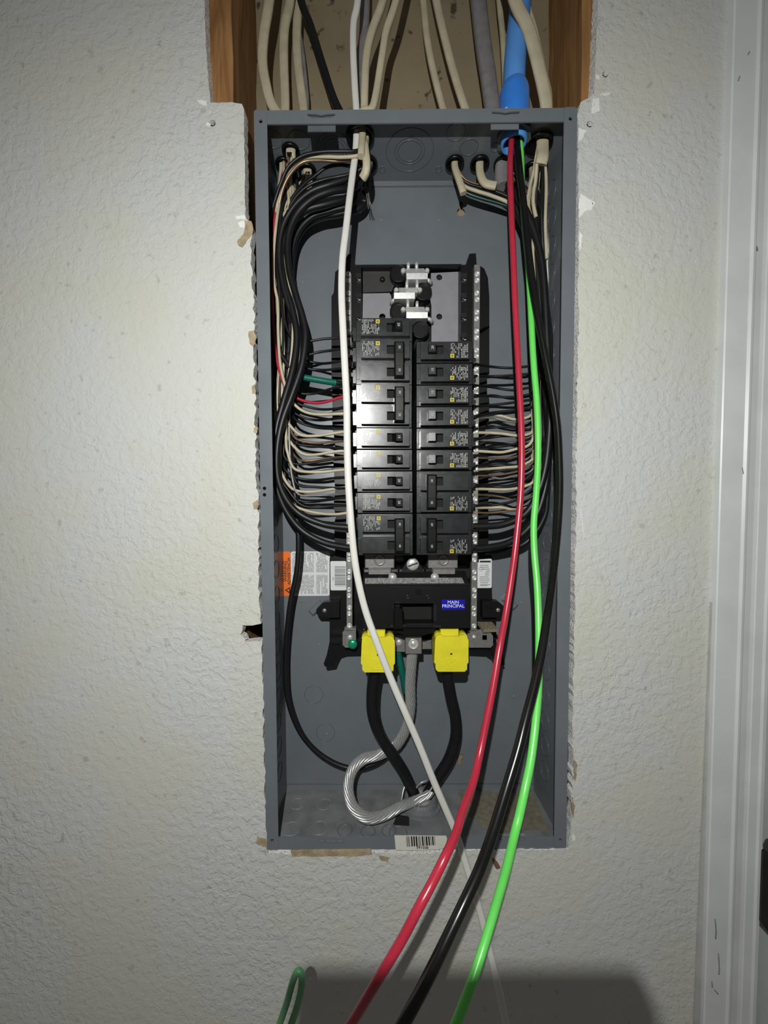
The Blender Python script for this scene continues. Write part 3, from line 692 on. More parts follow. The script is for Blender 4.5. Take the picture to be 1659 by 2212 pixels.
# ================================================================== CIRCUIT BREAKERS
YS, YF, YH = .010, .002, -.0055           # shoulder, raised face, handle front
PITCH = (at(830, 738.3, YS).z - at(830, 1199.6, YS).z) / 10
BLN = at(891.5, 960, YS).x - at(771, 960, YS).x      # breaker length
def lx(px): return at(px, 960, YF).x - (at(891.5, 960, YS).x + at(771, 960, YS).x) / 2
hl_ = BLN / 2
def pole_meshes(two):
    P2 = PITCH / 2; cz = [0] if not two else [P2, -P2]
    tot = (PITCH if not two else 2 * PITCH) - .0007
    parts = []
    b = MB().box(-hl_, hl_, YS, .070, -tot / 2, tot / 2, .0005)
    # end shoulders step down at the wire side
    for c in cz:
        b.box(-hl_ - .004, -hl_, YS + .010, .065, c - P2 * .62, c + P2 * .62)
        b.box(-hl_ - .0075, -hl_ - .003, YS + .014, YS + .022, c + P2 * .1, c + P2 * .45)
        b.box(-hl_ + .0008, -hl_ + .0040, YS - .0012, YS + .001, c - P2 * .5, c + P2 * .65)
        b.box(hl_ - .0042, hl_ - .0010, YS - .0012, YS + .001, c - P2 * .65, c + P2 * .5)
    parts.append(('body', b.mesh('body', M_BRK)))
    xa, xb = lx(780.8), lx(884.8)
    sa, sb, sh_ = lx(836.5), lx(869.5), .0050
    for c in cz:
        top, bot = c + P2 * .86, c - P2 * .72
        loops_ = [rrect(xa, xb, bot, top, .0008, 2)]
        zc = c + .0003
        loops_.append([(sa, zc - sh_), (sb, zc - sh_), (sb, zc + sh_), (sa, zc + sh_)])
        f = MB().plate(loops_, front(YF, YS - YF), YS - YF)
        f.box(xa + .0015, sa - .003, YF - .00018, YF + .0002, top - .0030, top - .0027)
        f.box(sb + .0015, sb + .0018, YF - .00018, YF + .0002, bot + .002, top - .002)
        parts.append(('face_plate', f.mesh('face_plate', M_BRK)))
        s_ = MB().box(sa, sb, YF + .0045, YS + .002, zc - sh_, zc + sh_)
        parts.append(('handle_slot', s_.mesh('handle_slot', M_HOLE)))
    ha, hb = lx(853), lx(868.5)
    if two:
        ha, hb = lx(851.5), lx(873)
        h = MB().box(ha, hb, YH, YF + .004, -P2 - .0072, P2 + .0072, .0016)
        h.box(ha + .0018, hb - .0018, YH - .0006, YH + .001, P2 - .0052, P2 + .0058, .0003).box(ha + .0018, hb - .0018, YH - .0006, YH + .001, -P2 - .0058, -P2 + .0052, .0003)
        parts.append(('handle_tie', h.mesh('handle_tie', M_HND)))
    else:
        h = MB(); z = .0003
        V = [(ha + .001, YH, z - .0046), (hb, YH + .0006, z - .0046), (hb, YH + .0006, z + .0046), (ha + .001, YH, z + .0046),
             (ha - .003, YF + .005, z - .0048), (hb + .001, YF + .005, z - .0048), (hb + .001, YF + .005, z + .0048), (ha - .003, YF + .005, z + .0048)]
        h.add(V, [(0, 1, 2, 3), (7, 6, 5, 4), (4, 5, 1, 0), (5, 6, 2, 1), (6, 7, 3, 2), (7, 4, 0, 3)])
        parts.append(('handle', h.mesh('handle', M_HND)))
    return parts
def print_mesh(seed, c):
    """illegible white type in columns, as printed beside the handle"""
    rnd = random.Random(seed); b = MB(); P2 = PITCH / 2
    xa, xb = lx(784), lx(822); top, bot = c + P2 * .74, c - P2 * .56
    x = xa; i = 0
    while x < xb - .001:
        z = top - (.0 if x < xb - .0075 else .0055); lim = bot + rnd.choice((0, 0, .002, .004))
        while z > lim:
            h = rnd.uniform(.0009, .0026)
            if rnd.random() > .33: b.box(x, x + rnd.uniform(.0005, .0010), YF - .0002, YF + .0001, max(z - h, lim), z)
            z -= h + .0005
        x += .0017
    return b.mesh('label_print', M_PRINT)
def logo_meshes(c):
    P2 = PITCH / 2; xa, xb = lx(813), lx(821.5); z = c + P2 * .74; s = xb - xa
    a = MB().plate([[(xa, z - s), (xb, z - s), (xb, z), (xa, z)], [(xa + s * .3, z - s * .7), (xb - s * .3, z - s * .7), (xb - s * .3, z - s * .3), (xa + s * .3, z - s * .3)]], front(YF - .0003, .0003), .0003)
    b = MB().box(xa + s * .42, xb - s * .42, YF - .0003, YF, z - s * .58, z - s * .42)
    a.add(b.v, b.f); return a.mesh('label_emblem', M_LOGO)
SINGLE, DOUBLE = pole_meshes(False), pole_meshes(True)
PR1 = [print_mesh(s, 0) for s in (1, 2, 3)]; LG1 = logo_meshes(0)
PR2 = print_mesh(9, PITCH / 2); LG2 = logo_meshes(PITCH / 2)
ZTOP = at(830, 738.3, YS).z
XLc = (at(891.5, 960, YS).x + at(771, 960, YS).x) / 2
XRc = (at(899, 960, YS).x + at(1020.5, 960, YS).x) / 2
ORD = ['topmost', 'second', 'third', 'fourth', 'fifth', 'sixth', 'seventh', 'bottom']
def breaker(side, slot, two, rating, idx, tilt=(0, 0), logo=True, pseed=0):
    n = 2 if two else 1
    zc = ZTOP - PITCH * (slot + n / 2)
    X = XLc if side == 'left' else XRc
    lab = 'black %s circuit breaker, %s in the %s column of the panel' % ('double-pole tied-handle' if two else 'single-pole', ORD[idx], side)
    e = thing('circuit_breaker', lab, 'breaker', (X, .0, zc), 'circuit breakers in the panel')
    ry = 0 if side == 'left' else math.pi
    e.rotation_euler = (math.radians(tilt[0]), ry, math.radians(tilt[1]))
    for nm, me in (DOUBLE if two else SINGLE): link(nm, me, e, mw=Matrix())
    link('label_print', PR2 if two else PR1[pseed % 3], e, mw=Matrix()); link('label_emblem', LG2 if two else LG1, e, mw=Matrix())
    for c in ([0] if not two else [PITCH / 2, -PITCH / 2]):
        me = text_mesh(rating, .0040 if not two else .0036, M_PRINT)
        hx_ = lx(861) if not two else lx(862.3)
        me.transform(Matrix.Translation((hx_, YH - (.0001 if not two else .0008) , c + .0003)) @ Matrix.Rotation(math.pi / 2, 4, 'X') @ Matrix.Rotation(-math.pi / 2, 4, 'Z'))
        link('rating_number', me, e, mw=Matrix())
    return e
L = [(-1, 0, '20'), (0, 1, '30'), (2, 1, '30'), (4, 0, '15'), (5, 0, '20'), (6, 0, '20'), (7, 0, '20'), (8, 1, '40')]
TL = [(.6, .8), (2.0, 2.2), (3.2, 3.4), (2.6, 3.0), (1.6, 2.2), (.6, 1.0), (-.3, .2), (-1.0, -.4)]
for i, (s, t, r) in enumerate(L): breaker('left', s, t, r, i, TL[i], pseed=i)
Rr = [(0, 0, '20'), (1, 0, '15'), (2, 0, '15'), (3, 0, '15'), (4, 0, '20'), (5, 0, '20'), (6, 1, '30'), (8, 1, '60')]
for i, (s, t, r) in enumerate(Rr): breaker('right', s, t, r, i, (0, 0), pseed=i + 1)

# ================================================================== MAIN BREAKER
YM = .012
mbk = thing('main_breaker', 'large black main breaker with a blue printed label below the breaker columns', 'main breaker', tuple(at(895, 1356, YM)))
x0, x1, z0, z1 = rect((783, 1262), (1014, 1357), YM)
wx0, wx1, wz0, wz1 = rect((851, 1303), (936, 1347), YM)
b = MB().plate([[(x0, z0), (x1, z0), (x1, z1), (x0, z1)], [(wx0, wz0), (wx1, wz0), (wx1, wz1), (wx0, wz1)]], front(YM, .03), .03)
b.box(x0 + .004, x1 - .004, YM + .020, .075, z0, z1)
b.build('body', M_PLA, mbk)
zt = at(895, 1243, YM + .012).z
MB().add([(x0, YM, z1), (x1, YM, z1), (x1, YM + .03, z1), (x0, YM + .03, z1), (x0 + .001, YM + .012, zt + .004), (x1 - .002, YM + .012, zt + .004), (x1 - .002, YM + .03, zt + .004), (x0 + .001, YM + .03, zt + .004)],
         [(0, 1, 5, 4), (1, 2, 6, 5), (2, 3, 7, 6), (3, 0, 4, 7), (4, 5, 6, 7), (3, 2, 1, 0)]).build('sloped_top', M_PLA, mbk)
# printed strip on the slope
n_ = Vector((0, -(zt + .004 - z1), .012)).normalized()
def sl(u, t): return Vector((x0 + u, YM + .012 * t, z1 + (zt + .004 - z1) * t)) + Vector((0, -.0003, .0001))
MB().add([sl(.003, .06), sl(x1 - x0 - .006, .06), sl(x1 - x0 - .008, .52), sl(.003, .52)], [(0, 1, 2, 3)]).build('printed_strip', mat('grey_print_strip', (.20, .20, .195), .35, var=.5, scale=500), mbk)
MB().box(x0 - .0005, x1, YM - .0015, YM + .003, z1 - .0012, z1 + .0008, .0005).build('top_edge', M_BRK, mbk)
MB().pbox((787, 1229), (1014, 1250), YM + .022, .07).build('shoulder', M_BRK, mbk)
# escutcheon, toggle
ex0, ex1, ez0, ez1 = rect((843, 1267), (952, 1352), YM)
MB().plate([[(ex0, ez0), (ex1, ez0), (ex1, ez1), (ex0, ez1)], [(wx0, wz0), (wx1, wz0), (wx1, wz1), (wx0, wz1)]], front(YM - .0012, .0012), .0012).build('handle_frame', M_PLA, mbk)
MB().box(ex0, ex1, YM - .0030, YM, ez0 - .0005, ez0 + .0012, .0005).box(wx0 + .014, wx1, YM - .0022, YM, wz0 - .0014, wz0 + .0004, .0004).box(wx1, wx1 + .004, YM - .002, YM, wz0 + .003, wz1 - .002, .0005).build('frame_rib', M_BRK, mbk)
MB().box(wx0 - .001, wx0 + .010, YM - .012, YM + .014, wz0 - .003, wz1 - .004, .002).box(wx0 + .001, wx0 + .007, YM - .010, YM, wz1 - .006, wz1 - .001, .001).build('toggle', M_HND, mbk)
MB().box(wx0, wx1, YM + .018, YM + .021, wz0, wz1).build('toggle_slot', M_HOLE, mbk)
MB().pbox((899, 1271), (911, 1284), YM - .0022, YM).build('indicator_pad', M_HND, mbk)
for px in (881, 925): MB().ring(at(px, 1289, YM - .0012), (0, -1, 0), .0022, .0014, .0005, 14).build('moulded_mark', M_BRK, mbk)
x_0, x_1, z_0, z_1 = rect((954, 1295), (1004, 1317), YM)
MB().box(x_0, x_1, YM - .0008, YM, z_0, z_1).build('main_label', M_BLUEL, mbk, 'blue label with white lettering')
text_at('MAIN\nPRINCIPAL', 979, 1305.3, YM - .0010, .0056, M_WHITEI, mbk, 0, 1.02, .82)
# screws and lugs above
for px in (848, 939):
    s_ = MB().dome(at(px, 1247, YM + .0085), (0, -1, 0), .0055, .0045, 14).build('case_screw', M_STEEL, mbk)
for px in (820, 957):
    c = at(px, 1215, .030)
    l_ = MB().box(c.x - .0185, c.x + .0185, .030, .060, c.z - .0075, c.z + .013, .001).box(c.x - .0140, c.x + .0140, .022, .034, c.z - .0190, c.z - .007, .001).build('line_lug', M_LUG, mbk)
    MB().lathe((c.x, .0300, c.z + .0030), (0, -1, 0), [(-.006, .0042), (.0008, .0045), (.0012, .0058), (.0008, .0072), (-.001, .0076)], 18, True, False).build('lug_screw', M_BAR, l_)
    MB().lathe((c.x, .0325, c.z + .0030), (0, -1, 0), [(0, .0046), (.0003, .003)], 6).build('screw_socket', M_HOLE, l_)
    MB().box(c.x - .003, c.x + .003, .018, .024, c.z - .022, c.z - .015, .001).build('lug_key', M_BRK, mbk)
MB().fplate([[(866, 1246), (870, 1226), (879, 1214), (904, 1214), (912, 1226), (917, 1246)]], .030, .02).build('centre_boss', M_PLA, mbk)
MB().pbox((879, 1230), (903, 1234), .0285, .031).build('boss_rib', M_BRK, mbk)
c = at(891.5, 1219, .0295); cs = MB().lathe(c, (0, -1, 0), [(-.002, .0078), (.0015, .0078), (.003, .0060), (.0034, .002)], 18).build('centre_screw', M_STEEL, mbk)
o = MB().box(-.0062, .0062, -.0037, -.0028, -.0007, .0007).build('screw_slot', M_HOLE, cs); o.location = c; o.rotation_euler = (0, math.radians(-20), 0)
for px in (861, 918): MB().pbox((px - 5, 1224), (px + 5, 1238), .034, .05, .002).build('side_boss', M_PLA, mbk)
# lower skirt
MB().pbox((800, 1355), (1000, 1372), YM + .012, .07, .004).build('lower_skirt', M_PLA, mbk)
MB().fplate([[(846, 1354), (944, 1354), (936, 1366), (915, 1373), (875, 1373), (855, 1366)]], YM + .004, .02).build('skirt_arch', M_HND, mbk)
# yellow covers over the service lugs
for px0, px1, py0, py1, lab in ((779.5, 853, 1371, 1452.5, 'yellow plastic lug cover at the left, behind the white cable'), (938, 1012, 1369, 1451, 'yellow plastic lug cover at the right, beside the centre lug')):
    Y = .006
    cv = thing('lug_cover', lab, 'lug cover', tuple(at((px0 + px1) / 2, py1, .03)), 'yellow lug covers')
    p = [(px0 + 2, py0 + 14), (px0 + 4, py0 + 6), (px0 + 10, py0 + 2), (px0 + 16, py0 + 3), (px0 + 20, py0 + 6), (px1 - 20, py0 + 6), (px1 - 15, py0 + 3), (px1 - 9, py0 + 2), (px1 - 4, py0 + 6), (px1, py0 + 14),
         (px1, py0 + 62), (px1 - 3, py0 + 66), (px1 - 3, py1 - 6), (px1 - 8, py1), (px0 + 8, py1), (px0 + 3, py1 - 6), (px0 + 3, py0 + 66), (px0, py0 + 62)]
    hole_ = [((px0 + px1) / 2 + 2.6 * math.cos(t / 10 * 6.283), py0 + 44 + 2.6 * math.sin(t / 10 * 6.283)) for t in range(10)]
    f = MB().fplate([p, hole_], Y, .003)
    f.build('cover_face', M_YEL, cv)
    b = MB().pbox((px0 + 4, py0 + 8), (px1 - 3, py1 - 3), Y + .0025, .045)
    b.build('cover_body', M_YEL, cv)
    MB().pbox((px0 + 14, py0 - 9), (px1 - 21, py0 + 8), Y + .006, .03, .0008).build('cover_tab', M_YEL, cv)
    for q in (px0 + 10, px1 - 10): MB().lathe(at(q, py0 + 8, Y + .004), (0, 1, 0), [(0, .0042), (.001, .0048), (.02, .0048)], 14).build('cover_corner', M_YEL, cv)
    MB().lathe(at((px0 + px1) / 2, py0 + 44, Y + .002), (0, -1, 0), [(0, .0016), (.0002, .0010)], 10).build('peep_hole', M_HOLE, cv)
    qx, qy = (px0 + px1) / 2, py1 - 17
    S = [[(qx - 12, qy - 11), (qx + 12, qy - 11), (qx + 12, qy + 11), (qx - 12, qy + 11)], [(qx - 10.3, qy - 9.3), (qx + 10.3, qy - 9.3), (qx + 10.3, qy + 9.3), (qx - 10.3, qy + 9.3)]]
    D = [[(qx - 6, qy + 6), (qx - 6, qy - 3), (qx - 2, qy - 6.5), (qx + 7, qy - 6.5), (qx + 5, qy - 1), (qx + 7, qy + 6)], [(qx - 4.2, qy + 4.3), (qx - 4.2, qy - 2), (qx - 1, qy - 4.8), (qx + 4.6, qy - 4.8), (qx + 3.2, qy - 1), (qx + 4.4, qy + 4.3)]]
    MB().fplate(S, Y - .0005, .0008).fplate(D, Y - .0005, .0008).build('embossed_emblem', M_YEL, cv)

# ================================================================== CABLES
def wire(name, label, cat, pts, r, m, group=None, rb=None, n=10, sub=6, parent=None):
    P = path(pts, sub)
    for p in P:                                  # keep conductors clear of the steel walls
        if abs(p.z) < BT - .002 and p.y > -.001:
            k = BX - T - r - .0006
            p.x = max(-k, min(k, p.x)); p.y = min(p.y, BD - r - .0006)
    return MB().tube(P, r, rb, n).build(name, m, parent, label, cat, group)
def ent(k, dx=0.0, dy=0.0, dz=0.0): return EP[k][0] + Vector((dx, dy, dz))
# cable clamps in the top openings
NMS = {'a': 'above the left wire bundle, nearest the front', 'b': 'in the top left corner', 'c': 'left of the arching wires', 'd': 'around the white cable', 'e': 'behind the white cable',
       'f': 'leftmost of the right-hand group', 'g': 'second of the right-hand group', 'h': 'behind the red wire', 'i': 'in the top right corner', 'j': 'behind the green wire top'}
for k, d in NMS.items():
    c, r = EP[k]
    MB().lathe(c + Vector((0, 0, .010)), (0, 0, -1), [(0, r * .5), (.0, r * .93), (.0110, r * .95), (.0114, r * 1.06), (.0135, r * 1.04), (.0140, r * .9), (.0095, r * .82), (.0085, r * .2)], 20, True, False).build('cable_clamp', M_HND, None, 'black plastic cable clamp %s of the box' % d, 'cable clamp', 'cable clamps in the top of the box')
# sheathed cables coming down the wall cavity
def nm(label, top, k, stub, ra, rb, m, dx=0, dy=0, group='sheathed cables entering the top of the box', name='sheathed_cable'):
    e = ent(k, dx, dy)
    P = [(*p, e.y) if len(p) == 2 else p for p in top]
    x, y = P[0][0] - (P[1][0] - P[0][0]) * 1.5, P[0][1] - 150
    P = [(x, y, P[0][2])] + P + [e + Vector((0, 0, .020)), e + Vector((0, 0, -.004))] + stub
    return wire(name, label, 'cable', P, ra, m, group, rb, n=12)
nm('cream cable bowing left beside the timber stud', [(582, 0), (571, 70), (567, 130), (574, 180), (589, 230)], 'a', [(629, 345, .050)], .0060, .0034, M_CREAM)
nm('cream cable left of centre, second from the left stud', [(627, 0), (615, 60), (613, 130), (616, 230)], 'b', [(612, 378, .066), (609, 402, .064)], .0058, .0032, M_CREAM)
nm('cream cable third from the left stud', [(644, 0), (641, 90), (646, 160), (655, 230)], 'c', [(666, 392, .074), (664, 404, .072)], .0058, .0032, M_CREAM)
nm('thin dark cable edging the third cream cable at left', [(634, 0), (652, 100), (660, 170), (664, 232)], 'c', [(655, 385, .076), (642, 408, .070)], .0025, .0025, M_GREYC, -.006, .003)
nm('black cable slanting down to the right across the cavity', [(650, 0), (672, 60), (700, 150), (728, 230)], 'e', [(789, 400, .070), (786, 440, .068)], .0048, .0040, M_BLK, -.006, .004)
nm('grey cable directly behind the white cable', [(789, 0), (787, 60), (784, 130), (782, 230)], 'e', [(782, 385, .068)], .0062, .0045, M_GREYC, .002, .0)
nm('cream cable just right of the white cable', [(828, 0), (803, 70), (791, 130), (787, 230)], 'd', [(788, 318, .020), (792, 352, .016), (790, 372, .018), (783, 386, .022)], .0047, .0042, M_CREAM, .006, .002)
nm('slim cream cable curving from the centre of the cavity', [(856, 0), (834, 70), (824, 130), (806, 230)], 'd', [(781, 322, .014), (780, 338, .012)], .0042, .0038, M_CREAM, .003, -.006)
nm('cream cable left of the pair in the middle of the cavity', [(914, 0), (922, 80), (935, 150), (956, 232)], 'f', [(988, 378, .060), (996, 402, .056), (1001, 418, .055)], .0043, .0032, M_CREAM)
nm('cream cable right of the pair in the middle of the cavity', [(942, 0), (960, 80), (978, 150), (1004, 232)], 'g', [(1038, 378, .062), (1048, 396, .058), (1072, 402, .056)], .0050, .0030, M_CREAM)
nm('thick grey cable left of the blue conduit', [(1033, 0), (1043, 90), (1055, 170), (1064, 232)], 'h', [(1085, 385, .064), (1089, 402, .062)], .0100, .0070, M_GREYC, -.001)
nm('broad cream cable crossing in front of the blue conduit', [(1112, 0, .018), (1140, 60, .018), (1162, 140, .022), (1180, 230, .030)], 'i', [(1172, 338, .034), (1168, 356, .036)], .0074, .0036, M_CREAM, .004)
nm('cream cable tucked behind the broad right-hand cable', [(1130, 0, .036), (1150, 70, .04), (1168, 150, .05), (1182, 230, .06)], 'j', [(1154, 388, .066), (1152, 410, .062)], .0062, .0045, M_CREAM, .002)
nm('thin grey-cream cable half hidden behind the blue conduit', [(1078, 0), (1085, 70), (1089, 140), (1092, 232)], 'h', [(1098, 380, .074)], .0036, .0030, M_CREAM, .004, .008)
# the white cable
e = ent('d', -.004, -.004)
wire('white_cable', 'long white flat cable hanging across the front of the panel', 'cable',
     [(782, -150, .03), (773, 0, e.y), (764, 50, e.y), (763, 110, e.y), (766, 180, e.y), (769, 228, e.y), e + Vector((0, 0, .02)), e, (768, 330, .024), (762, 375, .020), (755, 430, .014), (747, 500, .006), (740, 560, -.002), (738, 630, -.008), (741, 710, -.012),
      (745, 790, -.014), (749, 870, -.015), (750, 950, -.015), (752, 1030, -.016), (757, 1110, -.017), (764, 1190, -.018), (774, 1255, -.019), (790, 1320, -.020), (813, 1385, -.022), (842, 1460, -.022), (875, 1538, -.022), (908, 1615, -.021), (938, 1690, -.020),
      (966, 1755, -.019), (985, 1800, -.018), (1000, 1845, -.018), (1018, 1905, -.022), (1036, 1965, -.026), (1052, 2030, -.032), (1066, 2090, -.038), (1080, 2150, -.044), (1093, 2212, -.05), (1110, 2300, -.055)],
     .0040, M_WHITE, None, .0033, 12)
# new feeder wires from the blue conduit
ek = ent('k')
wire('red_wire', 'long thick red wire hanging out of the box from the blue conduit', 'wire',
     [ek + Vector((-.004, -.003, .02)), ek + Vector((-.004, -.004, -.006)), (1102, 360, .018), (1104, 440, .010), (1108, 540, .002), (1112, 640, -.006), (1117, 740, -.012), (1122, 840, -.018), (1126, 920, -.022), (1127, 1000, -.026), (1124, 1080, -.030), (1114, 1180, -.038),
      (1106, 1240, -.046), (1092, 1330, -.060), (1079, 1400, -.075), (1064, 1490, -.088), (1038, 1620, -.105), (1022, 1690, -.125), (1000, 1750, -.148), (985, 1800, -.165), (962, 1850, -.18), (932, 1910, -.188), (905, 1960, -.195), (868, 2030, -.198), (826, 2100, -.198), (790, 2160, -.195), (758, 2212, -.19), (690, 2310, -.18)],
     .0034, M_RED, 'new feeder wires', None, 14, 5)
wire('black_wire', 'long thick glossy black wire bowing out of the box beside the green wire', 'wire',
     [ek + Vector((.002, -.001, .02)), ek + Vector((.003, -.001, -.006)), (1123, 375, .022), (1131, 440, .016), (1140, 530, .010), (1150, 610, .004), (1163, 690, -.002), (1178, 770, -.006), (1194, 850, -.010), (1204, 920, -.014), (1208, 990, -.020), (1209, 1060, -.028), (1205, 1140, -.040),
      (1195, 1240, -.062), (1184, 1320, -.085), (1172, 1400, -.105), (1157, 1470, -.120), (1134, 1560, -.138), (1119, 1620, -.148), (1095, 1700, -.160), (1064, 1800, -.172), (1035, 1880, -.18), (998, 1960, -.19), (955, 2050, -.205), (915, 2130, -.22), (870, 2212, -.232), (810, 2320, -.24)],
     .0040, M_BLKG, 'new feeder wires', None, 14, 5)
wire('green_wire', 'long bright green wire hanging out of the box to the lower right', 'wire',
     [ek + Vector((.0075, .001, .02)), ek + Vector((.0075, .001, -.006)), (1126, 340, .036), (1128, 420, .036), (1134, 500, .032), (1141, 570, .026), (1145, 640, .018), (1149, 720, .006), (1153, 790, -.003), (1159, 860, -.008), (1162, 930, -.012), (1162, 1000, -.016), (1158, 1070, -.022), (1153, 1130, -.028),
      (1154, 1190, -.036), (1160, 1260, -.046), (1163, 1330, -.056), (1164, 1400, -.070), (1163, 1480, -.090), (1157, 1560, -.108), (1147, 1640, -.122), (1135, 1700, -.134), (1122, 1760, -.142), (1112, 1800, -.147), (1093, 1880, -.150), (1070, 1960, -.155), (1046, 2040, -.165), (1020, 2120, -.178), (985, 2212, -.19), (950, 2300, -.2)],
     .00355, M_GRN, 'new feeder wires', None, 14, 5)
# green loop at the lower left; shade is put into its darker green
wire('green_wire', 'green wire, painted as if shaded, doubled back in a tight loop at the bottom left', 'wire',
     [(560, 2340, -.10), (604, 2212, -.10), (620, 2165, -.10), (632, 2122, -.10), (640, 2102, -.10), (647, 2099, -.10), (652, 2110, -.101), (650, 2140, -.102), (640, 2180, -.102), (629, 2212, -.102), (590, 2330, -.102)], .0032, M_GRN_SHADE, None, None, 12, 6)
# blue conduit and fitting
cd = thing('blue_conduit', 'blue corrugated plastic conduit with its fitting entering the box top', 'conduit', tuple(ek + Vector((0, 0, .02))))
CPts = path([(1132, -200, .045), (1124, 0, .040), (1118, 70, ek.y + .004), (1112, 140, ek.y), (1110, 200, ek.y), ek + Vector((0, 0, .028))], 40)
b = MB(); vs = []; n = 20; fs = []; A = None
for i, p in enumerate(CPts):
    Tn = (CPts[min(i + 1, len(CPts) - 1)] - CPts[max(i - 1, 0)]).normalized()
    A = Tn.cross(Vector((0, 1, 0))).normalized(); B = A.cross(Tn)
    r = .0123 + (.0004 if i % 2 else -.0004)
    for k in range(n):
        t = 2 * math.pi * k / n; vs.append(p + (A * math.cos(t) + B * math.sin(t)) * r)
for i in range(len(CPts) - 1):
    for k in range(n): fs.append((i * n + k, i * n + (k + 1) % n, (i + 1) * n + (k + 1) % n, (i + 1) * n + k))
b.add(vs, fs, True).build('corrugated_tube', M_BLUE, cd)
zt_ = at(1110, 190, ek.y).z - ZT
MB().lathe(ek, (0, 0, 1), [(.0016, .0175), (.008, .0178), (zt_ - .008, .0172), (zt_ - .003, .0160), (zt_ + .002, .0140), (zt_ + .004, .0125)], 28, True, False).build('conduit_fitting', M_BLUEF, cd)
MB().lathe(ek, (0, 0, -1), [(-.006, .0145), (.002, .0152), (.009, .0152), (.011, .0145), (.011, .0120), (.0, .0115), (-.01, .0115)], 28, True, False).build('threaded_collar', M_BLUE, cd)
MB().lathe(ek, (0, 0, -1), [(.0, .0150), (.0, .0205), (.004, .0205), (.004, .0150)], 8, False, False).build('lock_nut', M_BOXD, cd)
c = at(1092, 210, ek.y - .015); MB().lathe(ek + Vector((0, 0, (zt_ * .5))), (0, 0, 1), [(-.009, .0181), (.006, .0181)], 28, True, False)
st = MB(); V = []
for i in range(7):
    t = math.radians(196 + i * 5)
    for z in (.003, .021): V.append(ek + Vector((math.cos(t) * .0180, math.sin(t) * .0180, z)))
st.add(V, [(2 * i, 2 * i + 2, 2 * i + 3, 2 * i + 1) for i in range(6)]).build('paper_sticker', M_LABEL, cd)

# --- heavy black conductors on the left
G1 = 'heavy black conductors in the left of the box'
wire('heavy_conductor', 'heavy black conductor curving into the bottom left breaker, upper of the pair', 'conductor',
     [ent('e', .002, 0, 0), (783, 385, .060), (765, 405, .046), (720, 412, .036), (675, 430, .034), (640, 465, .036), (622, 515, .038), (624, 580, .038), (640, 640, .037), (655, 690, .036), (660, 730, .034), (652, 790, .032), (632, 850, .030), (610, 910, .028), (599, 970, .028), (600, 1030, .030), (618, 1078, .033), (650, 1112, .036), (700, 1133, .036), (745, 1139, .034), (772, 1139, .033)], .0042, M_BLK, G1, None, 14)
wire('heavy_conductor', 'heavy black conductor curving into the bottom left breaker, lower of the pair', 'conductor',
     [ent('e', -.004, .004, 0), (780, 395, .068), (755, 425, .052), (710, 440, .044), (660, 455, .042), (625, 490, .044), (609, 545, .046), (615, 610, .045), (632, 670, .044), (641, 730, .042), (632, 800, .038), (612, 870, .034), (597, 930, .033), (593, 1000, .034), (600, 1060, .037), (622, 1110, .040), (655, 1148, .042), (700, 1172, .040), (745, 1182, .036), (772, 1184, .033)], .0042, M_BLK, G1, None, 14)
g = wire('heavy_conductor', 'black grounding conductor looping down the left wall to the bottom', 'conductor',
     [ent('e', -.002, -.006, 0), (777, 400, .060), (762, 440, .058), (715, 455, .056), (672, 470, .056), (640, 510, .058), (628, 580, .060), (628, 680, .062), (622, 780, .062), (618, 860, .060), (624, 940, .058), (632, 1020, .058), (640, 1100, .058), (645, 1170, .058), (641, 1235, .060), (628, 1300, .062), (620, 1370, .064), (617, 1440, .066), (622, 1510, .066), (645, 1575, .068), (680, 1620, .070), (725, 1650, .070), (770, 1660, .070), (815, 1646, .070), (850, 1615, .071), (874, 1565, .072), (878, 1515, .068), (872, 1470, .062), (862, 1420, .058), (858, 1405, .057)], .0036, M_BLK, G1, None, 14)
MB().tube(path([(876, 1495, .066), (872, 1470, .062), (866, 1440, .059), (862, 1420, .058), (859, 1407, .057)]), .0046, n=12).build('green_tape', M_GTAPE, g, 'dark green tape band')
wire('heavy_conductor', 'heavy black conductor swept across the top left corner, lowest of the sheaf', 'conductor',
     [ent('e', 0, .006, 0), (790, 430, .070), (772, 452, .066), (730, 462, .064), (690, 470, .064), (655, 492, .066), (634, 540, .070), (628, 620, .072), (634, 700, .074), (630, 780, .074), (622, 860, .072)], .0046, M_BLK, G1, None, 14)
wire('heavy_conductor', 'heavy black conductor arching over the top left wire sheaf', 'conductor',
     [ent('d', .002, .006, 0), (782, 360, .040), (760, 382, .036), (715, 398, .032), (670, 415, .032), (632, 450, .034), (608, 500, .038), (604, 570, .042), (620, 650, .044), (645, 720, .046), (646, 790, .048), (636, 860, .050)], .0036, M_BLK, G1, None, 12)
